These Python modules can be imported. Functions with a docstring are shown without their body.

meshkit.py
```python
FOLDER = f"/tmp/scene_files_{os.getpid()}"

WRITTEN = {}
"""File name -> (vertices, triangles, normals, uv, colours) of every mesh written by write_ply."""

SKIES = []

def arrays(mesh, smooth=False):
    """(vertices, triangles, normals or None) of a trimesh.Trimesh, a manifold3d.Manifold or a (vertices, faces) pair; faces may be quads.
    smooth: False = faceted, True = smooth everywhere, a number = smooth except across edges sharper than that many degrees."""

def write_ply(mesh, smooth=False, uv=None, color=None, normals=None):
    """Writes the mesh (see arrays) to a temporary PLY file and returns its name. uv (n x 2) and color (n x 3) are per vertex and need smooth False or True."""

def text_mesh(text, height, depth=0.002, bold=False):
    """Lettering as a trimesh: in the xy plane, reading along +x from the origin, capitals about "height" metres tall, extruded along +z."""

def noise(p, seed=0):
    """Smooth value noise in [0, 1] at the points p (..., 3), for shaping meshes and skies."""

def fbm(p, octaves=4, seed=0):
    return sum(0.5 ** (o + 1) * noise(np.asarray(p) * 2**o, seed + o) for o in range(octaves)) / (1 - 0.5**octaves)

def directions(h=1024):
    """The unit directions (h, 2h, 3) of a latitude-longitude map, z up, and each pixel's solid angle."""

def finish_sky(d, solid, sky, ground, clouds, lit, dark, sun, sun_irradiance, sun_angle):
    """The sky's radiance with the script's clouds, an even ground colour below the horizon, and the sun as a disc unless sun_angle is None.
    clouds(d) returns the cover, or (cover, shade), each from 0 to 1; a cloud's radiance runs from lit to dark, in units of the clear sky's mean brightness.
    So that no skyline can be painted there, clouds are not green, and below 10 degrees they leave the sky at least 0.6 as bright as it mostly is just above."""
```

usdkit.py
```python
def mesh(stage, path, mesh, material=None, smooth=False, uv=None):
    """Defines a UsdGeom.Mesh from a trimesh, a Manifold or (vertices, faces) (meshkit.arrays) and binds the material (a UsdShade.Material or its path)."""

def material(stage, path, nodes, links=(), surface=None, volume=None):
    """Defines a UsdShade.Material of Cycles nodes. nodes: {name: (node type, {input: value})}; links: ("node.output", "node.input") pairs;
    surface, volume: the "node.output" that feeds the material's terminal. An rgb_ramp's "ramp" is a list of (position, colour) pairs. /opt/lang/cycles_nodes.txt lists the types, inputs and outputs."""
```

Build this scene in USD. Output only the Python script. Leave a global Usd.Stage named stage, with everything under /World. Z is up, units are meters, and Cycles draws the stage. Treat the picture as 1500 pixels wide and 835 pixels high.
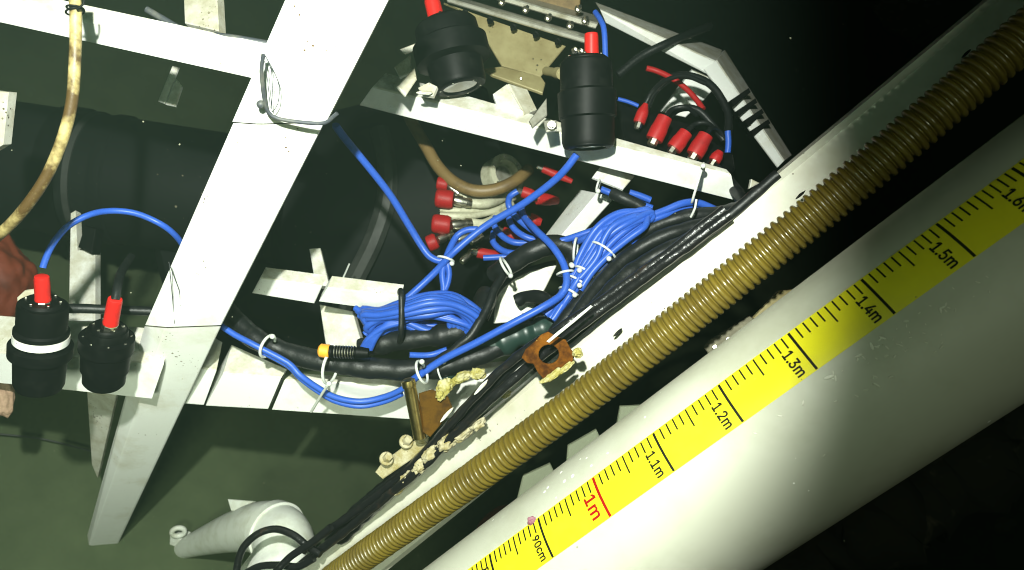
import math, random
import numpy as np
import trimesh, mapbox_earcut
import meshkit, usdkit
from pxr import Usd, UsdGeom, UsdLux, UsdShade, Gf, Sdf
from shapely.geometry import Polygon

random.seed(7); rng = np.random.default_rng(7)
stage = Usd.Stage.CreateInMemory()
UsdGeom.SetStageUpAxis(stage, UsdGeom.Tokens.z); UsdGeom.SetStageMetersPerUnit(stage, 1.0)
UsdGeom.Xform.Define(stage, '/World'); UsdGeom.Scope.Define(stage, '/World/Looks')

# ------------------------------------------------------------------ camera
HAZE = .115
F = 1071.0                                   # focal length in pixels of the 1500 px wide photograph
UP = np.array([.50, .54, .67]); UP /= np.linalg.norm(UP)
cb = np.array([0, -math.sqrt(1 - UP[2] ** 2), UP[2]])
ry = UP[0] * 0 - UP[2] * UP[0] / cb[1]
cr = np.array([math.sqrt(max(0, 1 - UP[0] ** 2 - ry ** 2)), ry, UP[0]]); cr /= np.linalg.norm(cr)
cp = np.cross(cb, cr)
CAM = np.array([0, 0, 2.16])
M = np.eye(4); M[:3, 0], M[:3, 1], M[:3, 2], M[:3, 3] = cr, cp, cb, CAM
cam = UsdGeom.Camera.Define(stage, '/World/camera')
cam.AddTransformOp().Set(Gf.Matrix4d(*M.T.ravel().tolist()))
cam.CreateHorizontalApertureAttr(36.0); cam.CreateVerticalApertureAttr(36.0 * 570 / 1024)
cam.CreateFocalLengthAttr(36.0 * F / 1500); cam.CreateClippingRangeAttr(Gf.Vec2f(.02, 200))
cam.CreateExposureAttr(0.0); cam.CreateFStopAttr(6.0); cam.CreateFocusDistanceAttr(1.05)

def ray(u, v): return (u - 750) / F * cr + (417.5 - v) / F * cp - cb
def P(u, v, d): return CAM + d * ray(u, v)
def camp(x, y, z): return CAM + x * cr + y * cp + z * cb
def floor_d(u, v, z=0.0): return (z - CAM[2]) / ray(u, v)[2]

# ------------------------------------------------------------------ light: the vehicle's lamp up left of the camera, a weaker one, and an added floor fill
def spot(name, pos, aim, power, cone, soft, color, radius):
    l = UsdLux.SphereLight.Define(stage, '/World/' + name)
    z = pos - aim; z /= np.linalg.norm(z); x = np.cross([0, 0, 1.], z); x /= np.linalg.norm(x); y = np.cross(z, x)
    m = np.eye(4); m[:3, 0], m[:3, 1], m[:3, 2], m[:3, 3] = x, y, z, pos
    l.AddTransformOp().Set(Gf.Matrix4d(*m.T.ravel().tolist()))
    l.CreateRadiusAttr(radius); l.CreateIntensityAttr(power); l.CreateColorAttr(Gf.Vec3f(*color)); l.CreateNormalizeAttr(True)
    s = UsdLux.ShapingAPI.Apply(l.GetPrim()); s.CreateShapingConeAngleAttr(cone); s.CreateShapingConeSoftnessAttr(soft)
spot('lamp_light', camp(-.09, .28, .15), P(470, 425, 1.4), 84.0, 36.6, .46, (.95, 1.0, .89), .018)
spot('second_lamp_light', camp(.34, -.16, .12), P(1380, 360, .95), 2.1, 65, .9, (.88, 1.0, .72), .03)
spot('floor_fill_light', camp(-.34, -.34, .10), P(400, 690, 1.9), 24.0, 26, .9, (.88, 1.0, .74), .12)  # added fill that lifts the shadows on the seabed, not a vehicle lamp
dome = UsdLux.DomeLight.Define(stage, '/World/dome'); dome.CreateIntensityAttr(1.0)
usdkit.material(stage, '/World/Looks/water_dark', {'b': ('background_shader', {'color': (.35, .6, .4), 'strength': .006})}, surface='b.background')
UsdShade.MaterialBindingAPI.Apply(dome.GetPrim()).Bind(UsdShade.Material.Get(stage, '/World/Looks/water_dark'))

# ------------------------------------------------------------------ materials
def mat(name, base, rough=.5, metal=0., dirt=None, dscale=14., dlo=.5, dhi=.7, dmix=1., spec=.5, bump=0., bscale=90., spots=None, sscale=60., sthr=.12, coat=0., trans=0., alpha=1., dust=None):
    n = {'g': ('geometry', {}), 'p': ('principled_bsdf', {'base_color': base, 'roughness': rough, 'metallic': metal, 'specular_ior_level': spec, 'coat_weight': coat, 'transmission_weight': trans, 'alpha': alpha})}
    L = []; last = None
    if dirt is not None:
        n['n'] = ('noise_texture', {'scale': dscale, 'detail': 8, 'roughness': .65})
        n['m'] = ('map_range', {'from_min': dlo, 'from_max': dhi, 'to_min': 0, 'to_max': dmix, 'clamp': True})
        n['x'] = ('mix', {'color1': base, 'color2': dirt})
        L += [('g.position', 'n.vector'), ('n.fac', 'm.value'), ('m.result', 'x.fac')]; last = 'x.color'
    if spots is not None:
        n['v'] = ('voronoi_texture', {'scale': sscale})
        n['w'] = ('noise_texture', {'scale': sscale * .13, 'detail': 3})
        n['wm'] = ('map_range', {'from_min': .5, 'from_max': .72, 'to_min': 0, 'to_max': sthr, 'clamp': True})
        n['lt'] = ('math', {'math_type': 'less_than'})
        n['y'] = ('mix', {'color1': base, 'color2': spots})
        L += [('g.position', 'v.vector'), ('g.position', 'w.vector'), ('w.fac', 'wm.value'), ('v.distance', 'lt.value1'), ('wm.result', 'lt.value2'), ('lt.value', 'y.fac')]
        if last: L.append((last, 'y.color1'))
        last = 'y.color'
    if dust is not None:
        n['sx'] = ('separate_xyz', {}); n['dm'] = ('map_range', {'from_min': .3, 'from_max': .65, 'to_min': 0, 'to_max': 1, 'clamp': True})
        n['dn'] = ('noise_texture', {'scale': 30, 'detail': 8, 'roughness': .7}); n['dr'] = ('map_range', {'from_min': .32, 'from_max': .62, 'to_min': .1, 'to_max': .85, 'clamp': True})
        n['dx'] = ('math', {'math_type': 'multiply'}); n['dd'] = ('mix', {'color1': base, 'color2': dust})
        L += [('g.true_normal', 'sx.vector'), ('sx.z', 'dm.value'), ('g.position', 'dn.vector'), ('dn.fac', 'dr.value'), ('dm.result', 'dx.value1'), ('dr.result', 'dx.value2'), ('dx.value', 'dd.fac')]
        if last: L.append((last, 'dd.color1'))
        last = 'dd.color'
    if last: L.append((last, 'p.base_color'))
    if bump:
        n['bn'] = ('noise_texture', {'scale': bscale, 'detail': 5}); n['b'] = ('bump', {'strength': bump, 'distance': .003})
        L += [('g.position', 'bn.vector'), ('bn.fac', 'b.height'), ('b.normal', 'p.normal')]
    return usdkit.material(stage, '/World/Looks/' + name, n, L, surface='p.BSDF')

WHITE = mat('white_paint', (.80, .81, .78), .42, dirt=(.44, .38, .22), dscale=11, dlo=.52, dhi=.80, dmix=.6, spots=(.12, .07, .03), sscale=120, sthr=.22, bump=.12, bscale=60, dust=(.44, .41, .29))
DIRTY = mat('dirty_white_paint', (.66, .65, .57), .55, dirt=(.36, .32, .2), dscale=20, dlo=.45, dhi=.7, dmix=.8, spots=(.06, .04, .02), sscale=140, sthr=.3, bump=.25, dust=(.36, .33, .22))
TUBEM = mat('white_plastic', (.42, .425, .345), .55, dirt=(.28, .28, .19), dscale=6, dlo=.45, dhi=.78, dmix=.7, spots=(.85, .85, .8), sscale=55, sthr=.17, bump=.03, bscale=20)
PIPEM = mat('white_pipe_paint', (.72, .74, .68), .5, dirt=(.40, .40, .27), dscale=14, dlo=.48, dhi=.75, dmix=.7, bump=.1)
BLACK = mat('black_anodised', (.002, .0023, .0026), .5, spec=.10, dirt=(.006, .0065, .006), dscale=40)
RUB = mat('black_rubber', (.006, .007, .0075), .45, dirt=(.022, .023, .02), dscale=60, dlo=.55, dhi=.8, spec=.3, bump=.2, bscale=150)
GLOSS = mat('glossy_black_tape', (.007, .007, .008), .30, dirt=(.05, .03, .02), dscale=30, dlo=.6, dhi=.8, bump=.6, bscale=110, coat=.12)
TANK = mat('dull_black_tank', (.006, .0075, .0075), .6, dirt=(.022, .025, .022), dscale=9, dlo=.58, dhi=.85, dmix=.7, spec=.12, spots=(.16, .15, .1), sscale=45, sthr=.12, bump=.2, bscale=30)
BLUE = mat('blue_cable_sheath', (.022, .080, .40), .38, spec=.3, dirt=(.05, .115, .38), dscale=30, dlo=.5, dhi=.8, dmix=.5)
RED = mat('red_rubber', (.52, .012, .010), .42, spec=.25, dirt=(.30, .012, .012), dscale=50, dlo=.5, dhi=.75, dmix=.7)
REDM = mat('dimmed_red_rubber', (.29, .007, .009), .5, spec=.25, dirt=(.18, .012, .014), dscale=50, dlo=.5, dhi=.75, dmix=.7)  # RED darkened: weak light on the right hand plugs put into the colour
YEL = mat('yellow_tape', (.62, .57, .012), .34, spec=.35, dirt=(.48, .42, .03), dscale=16, dlo=.5, dhi=.8, dmix=.55, spots=(.30, .25, .05), sscale=60, sthr=.12, bump=.10, bscale=24)
INK = mat('black_print', (.008, .008, .006), .5, spec=.12)
REDINK = mat('red_print', (.26, .004, .004), .5, spec=.12)
HOSE = mat('ochre_hose_plastic', (.135, .098, .012), .30, dirt=(.075, .052, .009), dscale=14, dlo=.4, dhi=.72, dmix=.85, coat=.1, bump=.25, bscale=120)
OLDHOSE = mat('worn_hose', (.42, .34, .14), .5, dirt=(.07, .04, .01), dscale=24, dlo=.36, dhi=.54, bump=.3)
BROWNH = mat('brown_hose', (.17, .11, .04), .5, dirt=(.09, .055, .02), dscale=20)
STEEL = mat('steel', (.56, .54, .46), .32, metal=1., dirt=(.30, .26, .18), dscale=60)
BOLT = mat('bright_bolt', (.80, .77, .66), .25, metal=1.)
GREYM = mat('dull_aluminium', (.40, .39, .33), .45, metal=.6, dirt=(.22, .2, .14), dscale=30)
BRASS = mat('brass', (.55, .42, .16), .30, metal=1., dirt=(.30, .2, .06), dscale=50)
RAILM = mat('cream_rail_paint', (.60, .59, .50), .45, dirt=(.42, .39, .26), dscale=9, dlo=.48, dhi=.75, dmix=.75, spots=(.08, .05, .03), sscale=90, sthr=.2, bump=.2, bscale=45)
BROWNR = mat('brown_rust', (.075, .036, .004), .85, spec=.08, dirt=(.035, .017, .004), dscale=45, bump=.5)
RUST = mat('rusty_steel', (.16, .055, .004), .85, spec=.08, dirt=(.045, .014, .002), dscale=45, dlo=.4, dhi=.65, spots=(.35, .22, .06), sscale=160, sthr=.2, bump=.6)
FLAKE = mat('cream_sealant', (.40, .36, .24), .7, dirt=(.24, .19, .06), dscale=50, dlo=.4, dhi=.65, spots=(.05, .035, .02), sscale=170, sthr=.22, bump=.7)
YFLAKE = mat('yellow_sealant', (.30, .26, .06), .7, dirt=(.40, .37, .2), dscale=60, dlo=.45, dhi=.6, bump=.7)
TAN = mat('olive_plate', (.30, .26, .13), .5, metal=.2, dirt=(.20, .16, .07), dscale=16, dlo=.4, dhi=.7, spots=(.04, .03, .015), sscale=110, sthr=.24, bump=.15)
TIE = mat('pale_nylon', (.52, .54, .50), .4)
ORANGE = mat('orange_plastic', (.78, .33, .03), .4)
FLOAT = mat('orange_float_foam', (.17, .026, .007), .7, dirt=(.08, .013, .005), dscale=9, bump=.3)
CLUMP = mat('pinkish_clay', (.34, .22, .15), .8, dirt=(.18, .12, .07), dscale=30, bump=.6)
BEIGE = mat('beige_cable_sheath', (.50, .49, .36), .5, dirt=(.28, .27, .17), dscale=40)
GREENB = mat('dark_green_wrap', (.012, .030, .025), .4, dirt=(.02, .04, .03), dscale=14, bump=.12, bscale=25)
DULL = mat('dull_grey_strap', (.035, .037, .034), .6, dirt=(.018, .02, .018), dscale=20)
MUD = mat('olive_mud', (.080, .105, .050), .95, dirt=(.052, .072, .033), dscale=5, dlo=.35, dhi=.7, bump=.35, bscale=18)
STONE = mat('pale_mud_stone', (.22, .22, .15), .9, bump=.5, bscale=40)
PURPLE = mat('purple_flake', (.20, .07, .10), .6)
GREYBLUE = mat('grey_blue_hose', (.035, .04, .048), .55, dirt=(.10, .10, .08), dscale=40)
def clear(name, tint, a):
    return usdkit.material(stage, '/World/Looks/' + name, {'t': ('transparent_bsdf', {'color': tint}), 'g': ('principled_bsdf', {'base_color': (.26, .28, .20), 'roughness': .3}), 'm': ('mix_closure', {'fac': a})}, [('t.BSDF', 'm.closure1'), ('g.BSDF', 'm.closure2')], surface='m.closure')
CLEAR = clear('cloudy_plastic', (.85, .9, .8), .5)
GLASS = mat('lens_glass', (.02, .025, .022), .06, coat=1., spec=.8)

# ------------------------------------------------------------------ things
GROUPS = {'cable_tie': 'pale cable ties round the cables', 'blue_cable': 'blue cables', 'blue_stub': 'short blue cable ends', 'cable_plug': 'red cable plugs', 'capped_connector': 'red capped connectors of the stack', 'beige_cable': 'beige cables', 'silver_connector': 'silver connector ends',
          'underwater_lamp': 'black lamp housings', 'black_cable': 'black cables', 'black_hose': 'black hoses arching right of the blue bundle', 'rail_cable': 'black cables beside the white rail', 'thin_wire': 'thin wires on the post', 'sealant_lump': 'crumbly sealant', 'plastic_clip': 'cloudy plastic clips behind the tube',
          'seabed_stone': 'stones on the dark seabed', 'rusty_bracket': 'rusty brackets', 'cable_loop': 'black cables over the pipe elbow', 'black_sleeve': 'black sleeves', 'paint_scuff': 'paint scuffs', 'lamp_foot': 'metal feet of the upper lamps', 'orange_float': 'orange floats'}
used = {}
def numbered(parent, name):
    k = (parent, name); n = used.get(k, -1) + 1; used[k] = n
    return name if n == 0 else f'{name}_{n:03d}'
def unit(v): v = np.asarray(v, float); return v / (np.linalg.norm(v) + 1e-12)
def put(path, m, material, smooth, origin):
    if isinstance(m, (list, tuple)) and isinstance(m[0], trimesh.Trimesh): m = trimesh.util.concatenate(m)
    m = m.copy(); m.apply_translation(-origin)
    return usdkit.mesh(stage, path, m, material, smooth=smooth)
class Thing:
    def __init__(s, name, label, cat, group=None, kind=None):
        s.name, s.label, s.cat, s.group, s.kind, s.parts = name, label, cat, group, kind, []
    def add(s, name, m, material, smooth=35, under=None, label=None, kind=None):
        s.parts.append([name, m, material, smooth, under, label, kind]); return len(s.parts) - 1
    def done(s):
        path = '/World/' + numbered('/World', s.name)
        allv = np.vstack([np.vstack([x.vertices for x in (p[1] if isinstance(p[1], (list, tuple)) else [p[1]])]) for p in s.parts])
        o = np.array([(allv[:, 0].min() + allv[:, 0].max()) / 2, (allv[:, 1].min() + allv[:, 1].max()) / 2, allv[:, 2].min()])
        single = len(s.parts) == 1
        if single:
            prim = put(path, s.parts[0][1], s.parts[0][2], s.parts[0][3], o); prim.AddTranslateOp().Set(Gf.Vec3d(*o.tolist())); prim = prim.GetPrim()
        else:
            x = UsdGeom.Xform.Define(stage, path); x.AddTranslateOp().Set(Gf.Vec3d(*o.tolist())); prim = x.GetPrim(); paths = []
            for (name, m, material, smooth, under, label, kind) in s.parts:
                par = path if under is None else paths[under]
                pp = par + '/' + numbered(par, name); paths.append(pp)
                q = put(pp, m, material, smooth, o).GetPrim()
                if label: q.SetCustomDataByKey('label', label)
                if kind: q.SetCustomDataByKey('kind', kind)
        for k, v in (('label', s.label), ('category', s.cat), ('group', s.group or GROUPS.get(s.name)), ('kind', s.kind)):
            if v: prim.SetCustomDataByKey(k, v)
        return prim
def one(name, label, cat, m, material, smooth=35, group=None, kind=None):
    t = Thing(name, label, cat, group, kind); t.add(name, m, material, smooth); return t.done()

# ------------------------------------------------------------------ shapes
def fill(pts, holes=()):
    rings = [np.asarray(pts)] + [np.asarray(h) for h in holes]
    ends = np.cumsum([len(r) for r in rings]).astype(np.uint32)
    return mapbox_earcut.triangulate_float64(np.vstack(rings), ends).reshape(-1, 3).astype(int)
def inset(loop, c):
    n = len(loop); out = []
    for i in range(n):
        a, b, d = loop[i - 1], loop[i], loop[(i + 1) % n]
        e1, e2 = (b - a) / (np.linalg.norm(b - a) + 1e-12), (d - b) / (np.linalg.norm(d - b) + 1e-12)
        n1, n2 = np.array([-e1[1], e1[0]]), np.array([-e2[1], e2[0]])
        m = n1 + n2; k = max(.3, m.dot(m) / 2)
        out.append(b + c * m / k)
    return np.array(out)
def slab(pix, t, bevel=.0015, hole=None):
    """A plate whose face has this outline; pix = (u, v, d) points, made planar along the sight lines; thickness t away from the eye."""
    p3 = np.array([P(*q) for q in pix]); c = p3.mean(0)
    nrm = np.linalg.svd(p3 - c)[2][2]
    if nrm.dot(CAM - c) < 0: nrm = -nrm
    def onto(q): r = unit(ray(q[0], q[1])); return CAM + r * (c - CAM).dot(nrm) / r.dot(nrm)
    p3 = np.array([onto(q) for q in pix])
    ax = unit(p3[1] - p3[0]); ay = np.cross(nrm, ax)
    flat = lambda w: np.stack([(w - c) @ ax, (w - c) @ ay], 1)
    L = flat(p3)
    if Polygon(L).exterior.is_ccw is False: L = L[::-1]
    rings = [L]; 
    if hole is not None:
        h = flat(np.array([onto(q) for q in hole]))
        if Polygon(h).exterior.is_ccw: h = h[::-1]
        rings.append(h)
    V, Fc = [], []; base = 0; frontloops = []; backloops = []
    for r in rings:
        n = len(r); ins = inset(r, bevel)
        for loop, z in ((ins, 0.), (r, -bevel), (r, -t)):
            V.append(np.c_[loop, np.full(n, z)])
        for a in (0, 1):
            for i in range(n):
                j = (i + 1) % n; A0, B0 = base + a * n, base + (a + 1) * n
                Fc += [[A0 + i, B0 + i, B0 + j], [A0 + i, B0 + j, A0 + j]]
        frontloops.append((base, ins)); backloops.append((base + 2 * n, r)); base += 3 * n
    for loops, flip in ((frontloops, False), (backloops, True)):
        idx = np.concatenate([np.arange(len(l)) + b for b, l in loops])
        tri = idx[fill(loops[0][1], [l for _, l in loops[1:]])]
        Fc += (tri[:, ::-1] if flip else tri).tolist()
    V = np.vstack(V); W = c + V[:, :1] * ax + V[:, 1:2] * ay + V[:, 2:] * nrm
    m = trimesh.Trimesh(W, np.array(Fc), process=False)
    trimesh.repair.fix_normals(m); return m
def prism(Ap, Bp, w_dir, chamfer):
    pass
def beam(A, B, slope=.9, chamfer=.0025):
    """A square-edged bar seen on its edge: A and B list the pixels of (back top, front top, front bottom) at each end; front top has a depth (u, v, d)."""
    ends = []
    for e in (A, B):
        e1, e2, e3 = e
        E2 = P(*e2); dpx = math.hypot(e3[0] - e2[0], e3[1] - e2[1])
        E3 = P(e3[0], e3[1], e2[2] * (1 + slope * dpx / F))
        r = ray(e1[0], e1[1]); f = E3 - E2
        d = (E2 - CAM).dot(f) / r.dot(f)
        d = min(max(d, e2[2] * 1.005), e2[2] * 1.12)
        E1 = CAM + r * d
        ends.append((E1, E2, E3, E1 + E3 - E2))
    return chamfered(ends[0], ends[1], chamfer)
def chamfered(q0, q1, c):
    """Convex bar between two quads with chamfered long edges."""
    pts = []
    for q, o in ((q0, q1), (q1, q0)):
        q = np.array(q); o = np.array(o)
        for i in range(4):
            for j in (i - 1, (i + 1) % 4):
                d = q[j] - q[i]; L = np.linalg.norm(d); pts.append(q[i] + d * min(c / max(L, 1e-9), .3))
    m = trimesh.Trimesh(np.array(pts)).convex_hull
    return m
def frame_of(t):
    a = np.cross(t, [0, 0, 1.]) if abs(t[2]) < .9 else np.cross(t, [1., 0, 0]); a = unit(a); return a, np.cross(t, a)
def sweep(pts, rad, sides=10, closed=False, flat=1.0):
    p = np.asarray(pts, float); n = len(p); rad = np.broadcast_to(rad, (n,))
    t = (np.roll(p, -1, 0) - np.roll(p, 1, 0)) if closed else np.gradient(p, axis=0)
    t = t / (np.linalg.norm(t, axis=1, keepdims=True) + 1e-12)
    a, b = frame_of(t[0]); V = []
    ang = np.arange(sides) * 2 * np.pi / sides
    for i in range(n):
        a = unit(a - a.dot(t[i]) * t[i]); b = np.cross(t[i], a)
        V.append(p[i] + rad[i] * (np.cos(ang)[:, None] * a + flat * np.sin(ang)[:, None] * b))
    Fc = []
    for i in range(n if closed else n - 1):
        k = (i + 1) % n
        for j in range(sides):
            l = (j + 1) % sides
            Fc += [[i * sides + j, i * sides + l, k * sides + l], [i * sides + j, k * sides + l, k * sides + j]]
    V = np.vstack(V)
    if not closed:
        V = np.vstack([V, p[0], p[-1]]); s, e = n * sides, n * sides + 1
        for j in range(sides):
            l = (j + 1) % sides
            Fc += [[s, l, j], [e, (n - 1) * sides + j, (n - 1) * sides + l]]
    return trimesh.Trimesh(V, np.array(Fc), process=False)
def catmull(p, step=.006, closed=False):
    p = np.asarray(p, float); out = []
    q = np.vstack([p[-1], p, p[:2]]) if closed else np.vstack([2 * p[0] - p[1], p, 2 * p[-1] - p[-2]])
    for i in range(1, len(q) - 2):
        n = max(2, int(np.linalg.norm(q[i + 1][:3] - q[i][:3]) / step))
        for s in np.arange(n) / n:
            out.append(.5 * (2 * q[i] + (q[i + 1] - q[i - 1]) * s + (2 * q[i - 1] - 5 * q[i] + 4 * q[i + 1] - q[i + 2]) * s * s + (3 * q[i] - q[i - 1] - 3 * q[i + 1] + q[i + 2]) * s ** 3))
    if not closed: out.append(q[-2])
    return np.array(out)
def cable(pix, rpx, d=None, sides=10, step=.006, closed=False, wob=0., rvar=0., seed=0):
    """A round cable through these pixels; (u, v, d) or (u, v) with d for all; rpx is its radius in pixels at its mean depth."""
    q = [(x[0], x[1], x[2] if len(x) > 2 else d) for x in pix]
    r = rpx * np.mean([x[2] for x in q]) / F
    w = catmull([P(*x) for x in q], step, closed)
    if wob: w = w + wob * (np.stack([meshkit.noise(w * 40 + k * 9, seed + k) for k in range(3)], 1) - .5)
    rr = r * (1 + rvar * (meshkit.noise(w * 60, seed + 5) - .5) * 2) if rvar else r
    return sweep(w, rr, sides, closed)
def lathe(A, B, prof, sides=40):
    """prof = (position along A-B in 0..1, radius in metres)."""
    A, B = np.asarray(A), np.asarray(B); t = unit(B - A); a, b = frame_of(t); L = np.linalg.norm(B - A)
    ang = np.arange(sides) * 2 * np.pi / sides; ring = np.cos(ang)[:, None] * a + np.sin(ang)[:, None] * b
    n = len(prof); V = np.vstack([A + t * L * s + max(r, 1e-5) * ring for s, r in prof]); Fc = []
    for i in range(n - 1):
        for j in range(sides):
            l = (j + 1) % sides; p, q = i * sides, (i + 1) * sides
            Fc += [[p + j, p + l, q + l], [p + j, q + l, q + j]]
    V = np.vstack([V, A + t * L * prof[0][0], A + t * L * prof[-1][0]])
    for j in range(sides):
        l = (j + 1) % sides; Fc += [[n * sides, l, j], [n * sides + 1, (n - 1) * sides + j, (n - 1) * sides + l]]
    return trimesh.Trimesh(V, np.array(Fc), process=False)
def blob(u, v, d, rx, ry, rz, amp=.35, seed=0, sub=3, rot=0., freq=1.6):
    m = trimesh.creation.icosphere(sub); x = np.array(m.vertices)
    x = x * (1 + amp * (meshkit.fbm(x * freq + 11, 3, seed)[:, None] - .5) * 2)
    k = d / F; c, s = math.cos(rot), math.sin(rot); lx, ly = x[:, 0] * rx * k, x[:, 1] * ry * k
    X, Y = lx * c - ly * s, lx * s + ly * c
    m.vertices = P(u, v, d) + X[:, None] * cr + Y[:, None] * cp + (x[:, 2] * rz * k)[:, None] * cb
    return m
def ring_at(u, v, d, rpx, dirpx, wpx, tilt=.0, sides=8, n=28, oval=1.0):
    """A closed loop of strap round a bundle that runs along dirpx (pixels, y down) at this spot."""
    t = unit(dirpx[0] * cr - dirpx[1] * cp + tilt * cb); a = unit(np.cross(t, cb)); b = np.cross(t, a); k = d / F
    th = np.arange(n) * 2 * np.pi / n; c = P(u, v, d)
    return sweep(c + rpx * k * (np.cos(th)[:, None] * a + oval * np.sin(th)[:, None] * b), wpx * k, sides, closed=True)
def bolt(c, n, r, h, washer=True):
    c, n = np.asarray(c), unit(n)
    m = [lathe(c, c + n * h, [(0, r), (.72, r), (1, r * .8)], 6)]
    if washer: m.append(lathe(c - n * h * .2, c + n * h * .2, [(0, r * 1.45), (.8, r * 1.45), (1, r * 1.3)], 14))
    return trimesh.util.concatenate(m)
# ================================================================== the setting
gx = np.linspace(-1, 1, 150); gx = np.sign(gx) * np.abs(gx) ** 1.7 * 16
X, Y = np.meshgrid(gx, gx, indexing='ij'); X = X - .3; Y = Y + 1.6
hgt = .05 * (meshkit.fbm(np.stack([X * 1.3, Y * 1.3, X * 0], -1), 5, 3) - .5) + .02 * (meshkit.fbm(np.stack([X * 7, Y * 7, X * 0], -1), 3, 9) - .5)
idx = np.arange(150 * 150).reshape(150, 150)
quads = np.stack([idx[:-1, :-1], idx[1:, :-1], idx[1:, 1:], idx[:-1, 1:]], -1).reshape(-1, 4)
g = usdkit.mesh(stage, '/World/seabed', (np.stack([X, Y, hgt], -1).reshape(-1, 3), quads), MUD, smooth=True)
g.GetPrim().SetCustomDataByKey('kind', 'structure'); g.GetPrim().SetCustomDataByKey('label', 'olive grey muddy seabed under the white frame'); g.GetPrim().SetCustomDataByKey('category', 'seabed')

# ================================================================== the welded frame
fr = Thing('steel_frame', 'white painted welded steel frame whose thick post crosses the picture diagonally', 'frame')
def dpost(v): return 1 / np.interp(v, [-60, 0, 278, 478, 790], [1 / .80, 1 / .83, 1 / .99, 1 / 1.16, 1 / 1.93])
def post(v0, v1, E1, E2, E3, ch=.004):
    q = []
    for v in (v0, v1):
        f = lambda t: (np.interp(v, t[0], t[1]))
        d2 = dpost(v); u1, u2, u3 = f(E1), f(E2), f(E3)
        a1 = P(u1, v, d2 * 1.03); a2 = P(u2, v + 3, d2); a3 = P(u3, v, d2 * 1.02)
        q.append((a1, a2, a3, a1 + a3 - a2))
    return chamfered(q[0], q[1], ch)
vs = [-40, 0, 117, 278, 480, 582, 800]
vs = [-40, 0, 117, 278, 480, 582, 740, 812]; EL = (vs, [438, 422, 368, 294, 209, 168, 136, 120]); EM = (vs, [486, 464, 408, 332, 242, 205, 149, 126]); ER = (vs, [597, 580, 515, 422, 325, 268, 198, 166])
fr.add('post', post(478, 812, EL, EM, ER), WHITE, 20)
fr.add('post', post(180, 476, EL, EM, ER), WHITE, 20)
wid = lambda E, dx: (E[0], [x + dx for x in E[1]])
fr.add('sleeve', post(-50, 178, wid(EL, -4), EM, wid(ER, 5), .006), WHITE, 20, label='thicker white sleeve round the top of the post')
fr.add('rear_flange', slab([(127, 575, 1.50), (170, 580, 1.48), (143, 700, 1.80), (134, 680, 1.75)], .01), DIRTY, 20)
fr.add('beam', beam([(-70, -36), (-70, -12, .93), (-70, 19)], [(408, 66), (405, 90, .93), (395, 122)]), WHITE, 20)
fr.add('beam', beam([(-60, 456), (-60, 512, 1.22), (-60, 556)], [(248, 482), (240, 533, 1.22), (222, 585)]), WHITE, 20)
fr.add('upper_shelf', beam([(566, 106), (546, 127, 1.28), (526, 155)], [(1063, 247), (1071, 256, 1.22), (1079, 295)]), WHITE, 20)
fr.add('lower_panel', beam([(290, 480), (276, 535, 1.33), (270, 592)], [(326, 500), (317, 543, 1.33), (298, 594)]), WHITE, 20)
fr.add('lower_panel', beam([(340, 504), (327, 547, 1.335), (301, 595)], [(421, 540), (412, 553, 1.335), (392, 600)]), WHITE, 20)
fr.add('lower_panel', beam([(430, 545), (417, 556, 1.34), (398, 601)], [(592, 557), (590, 566, 1.34), (600, 615)]), WHITE, 20)
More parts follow.
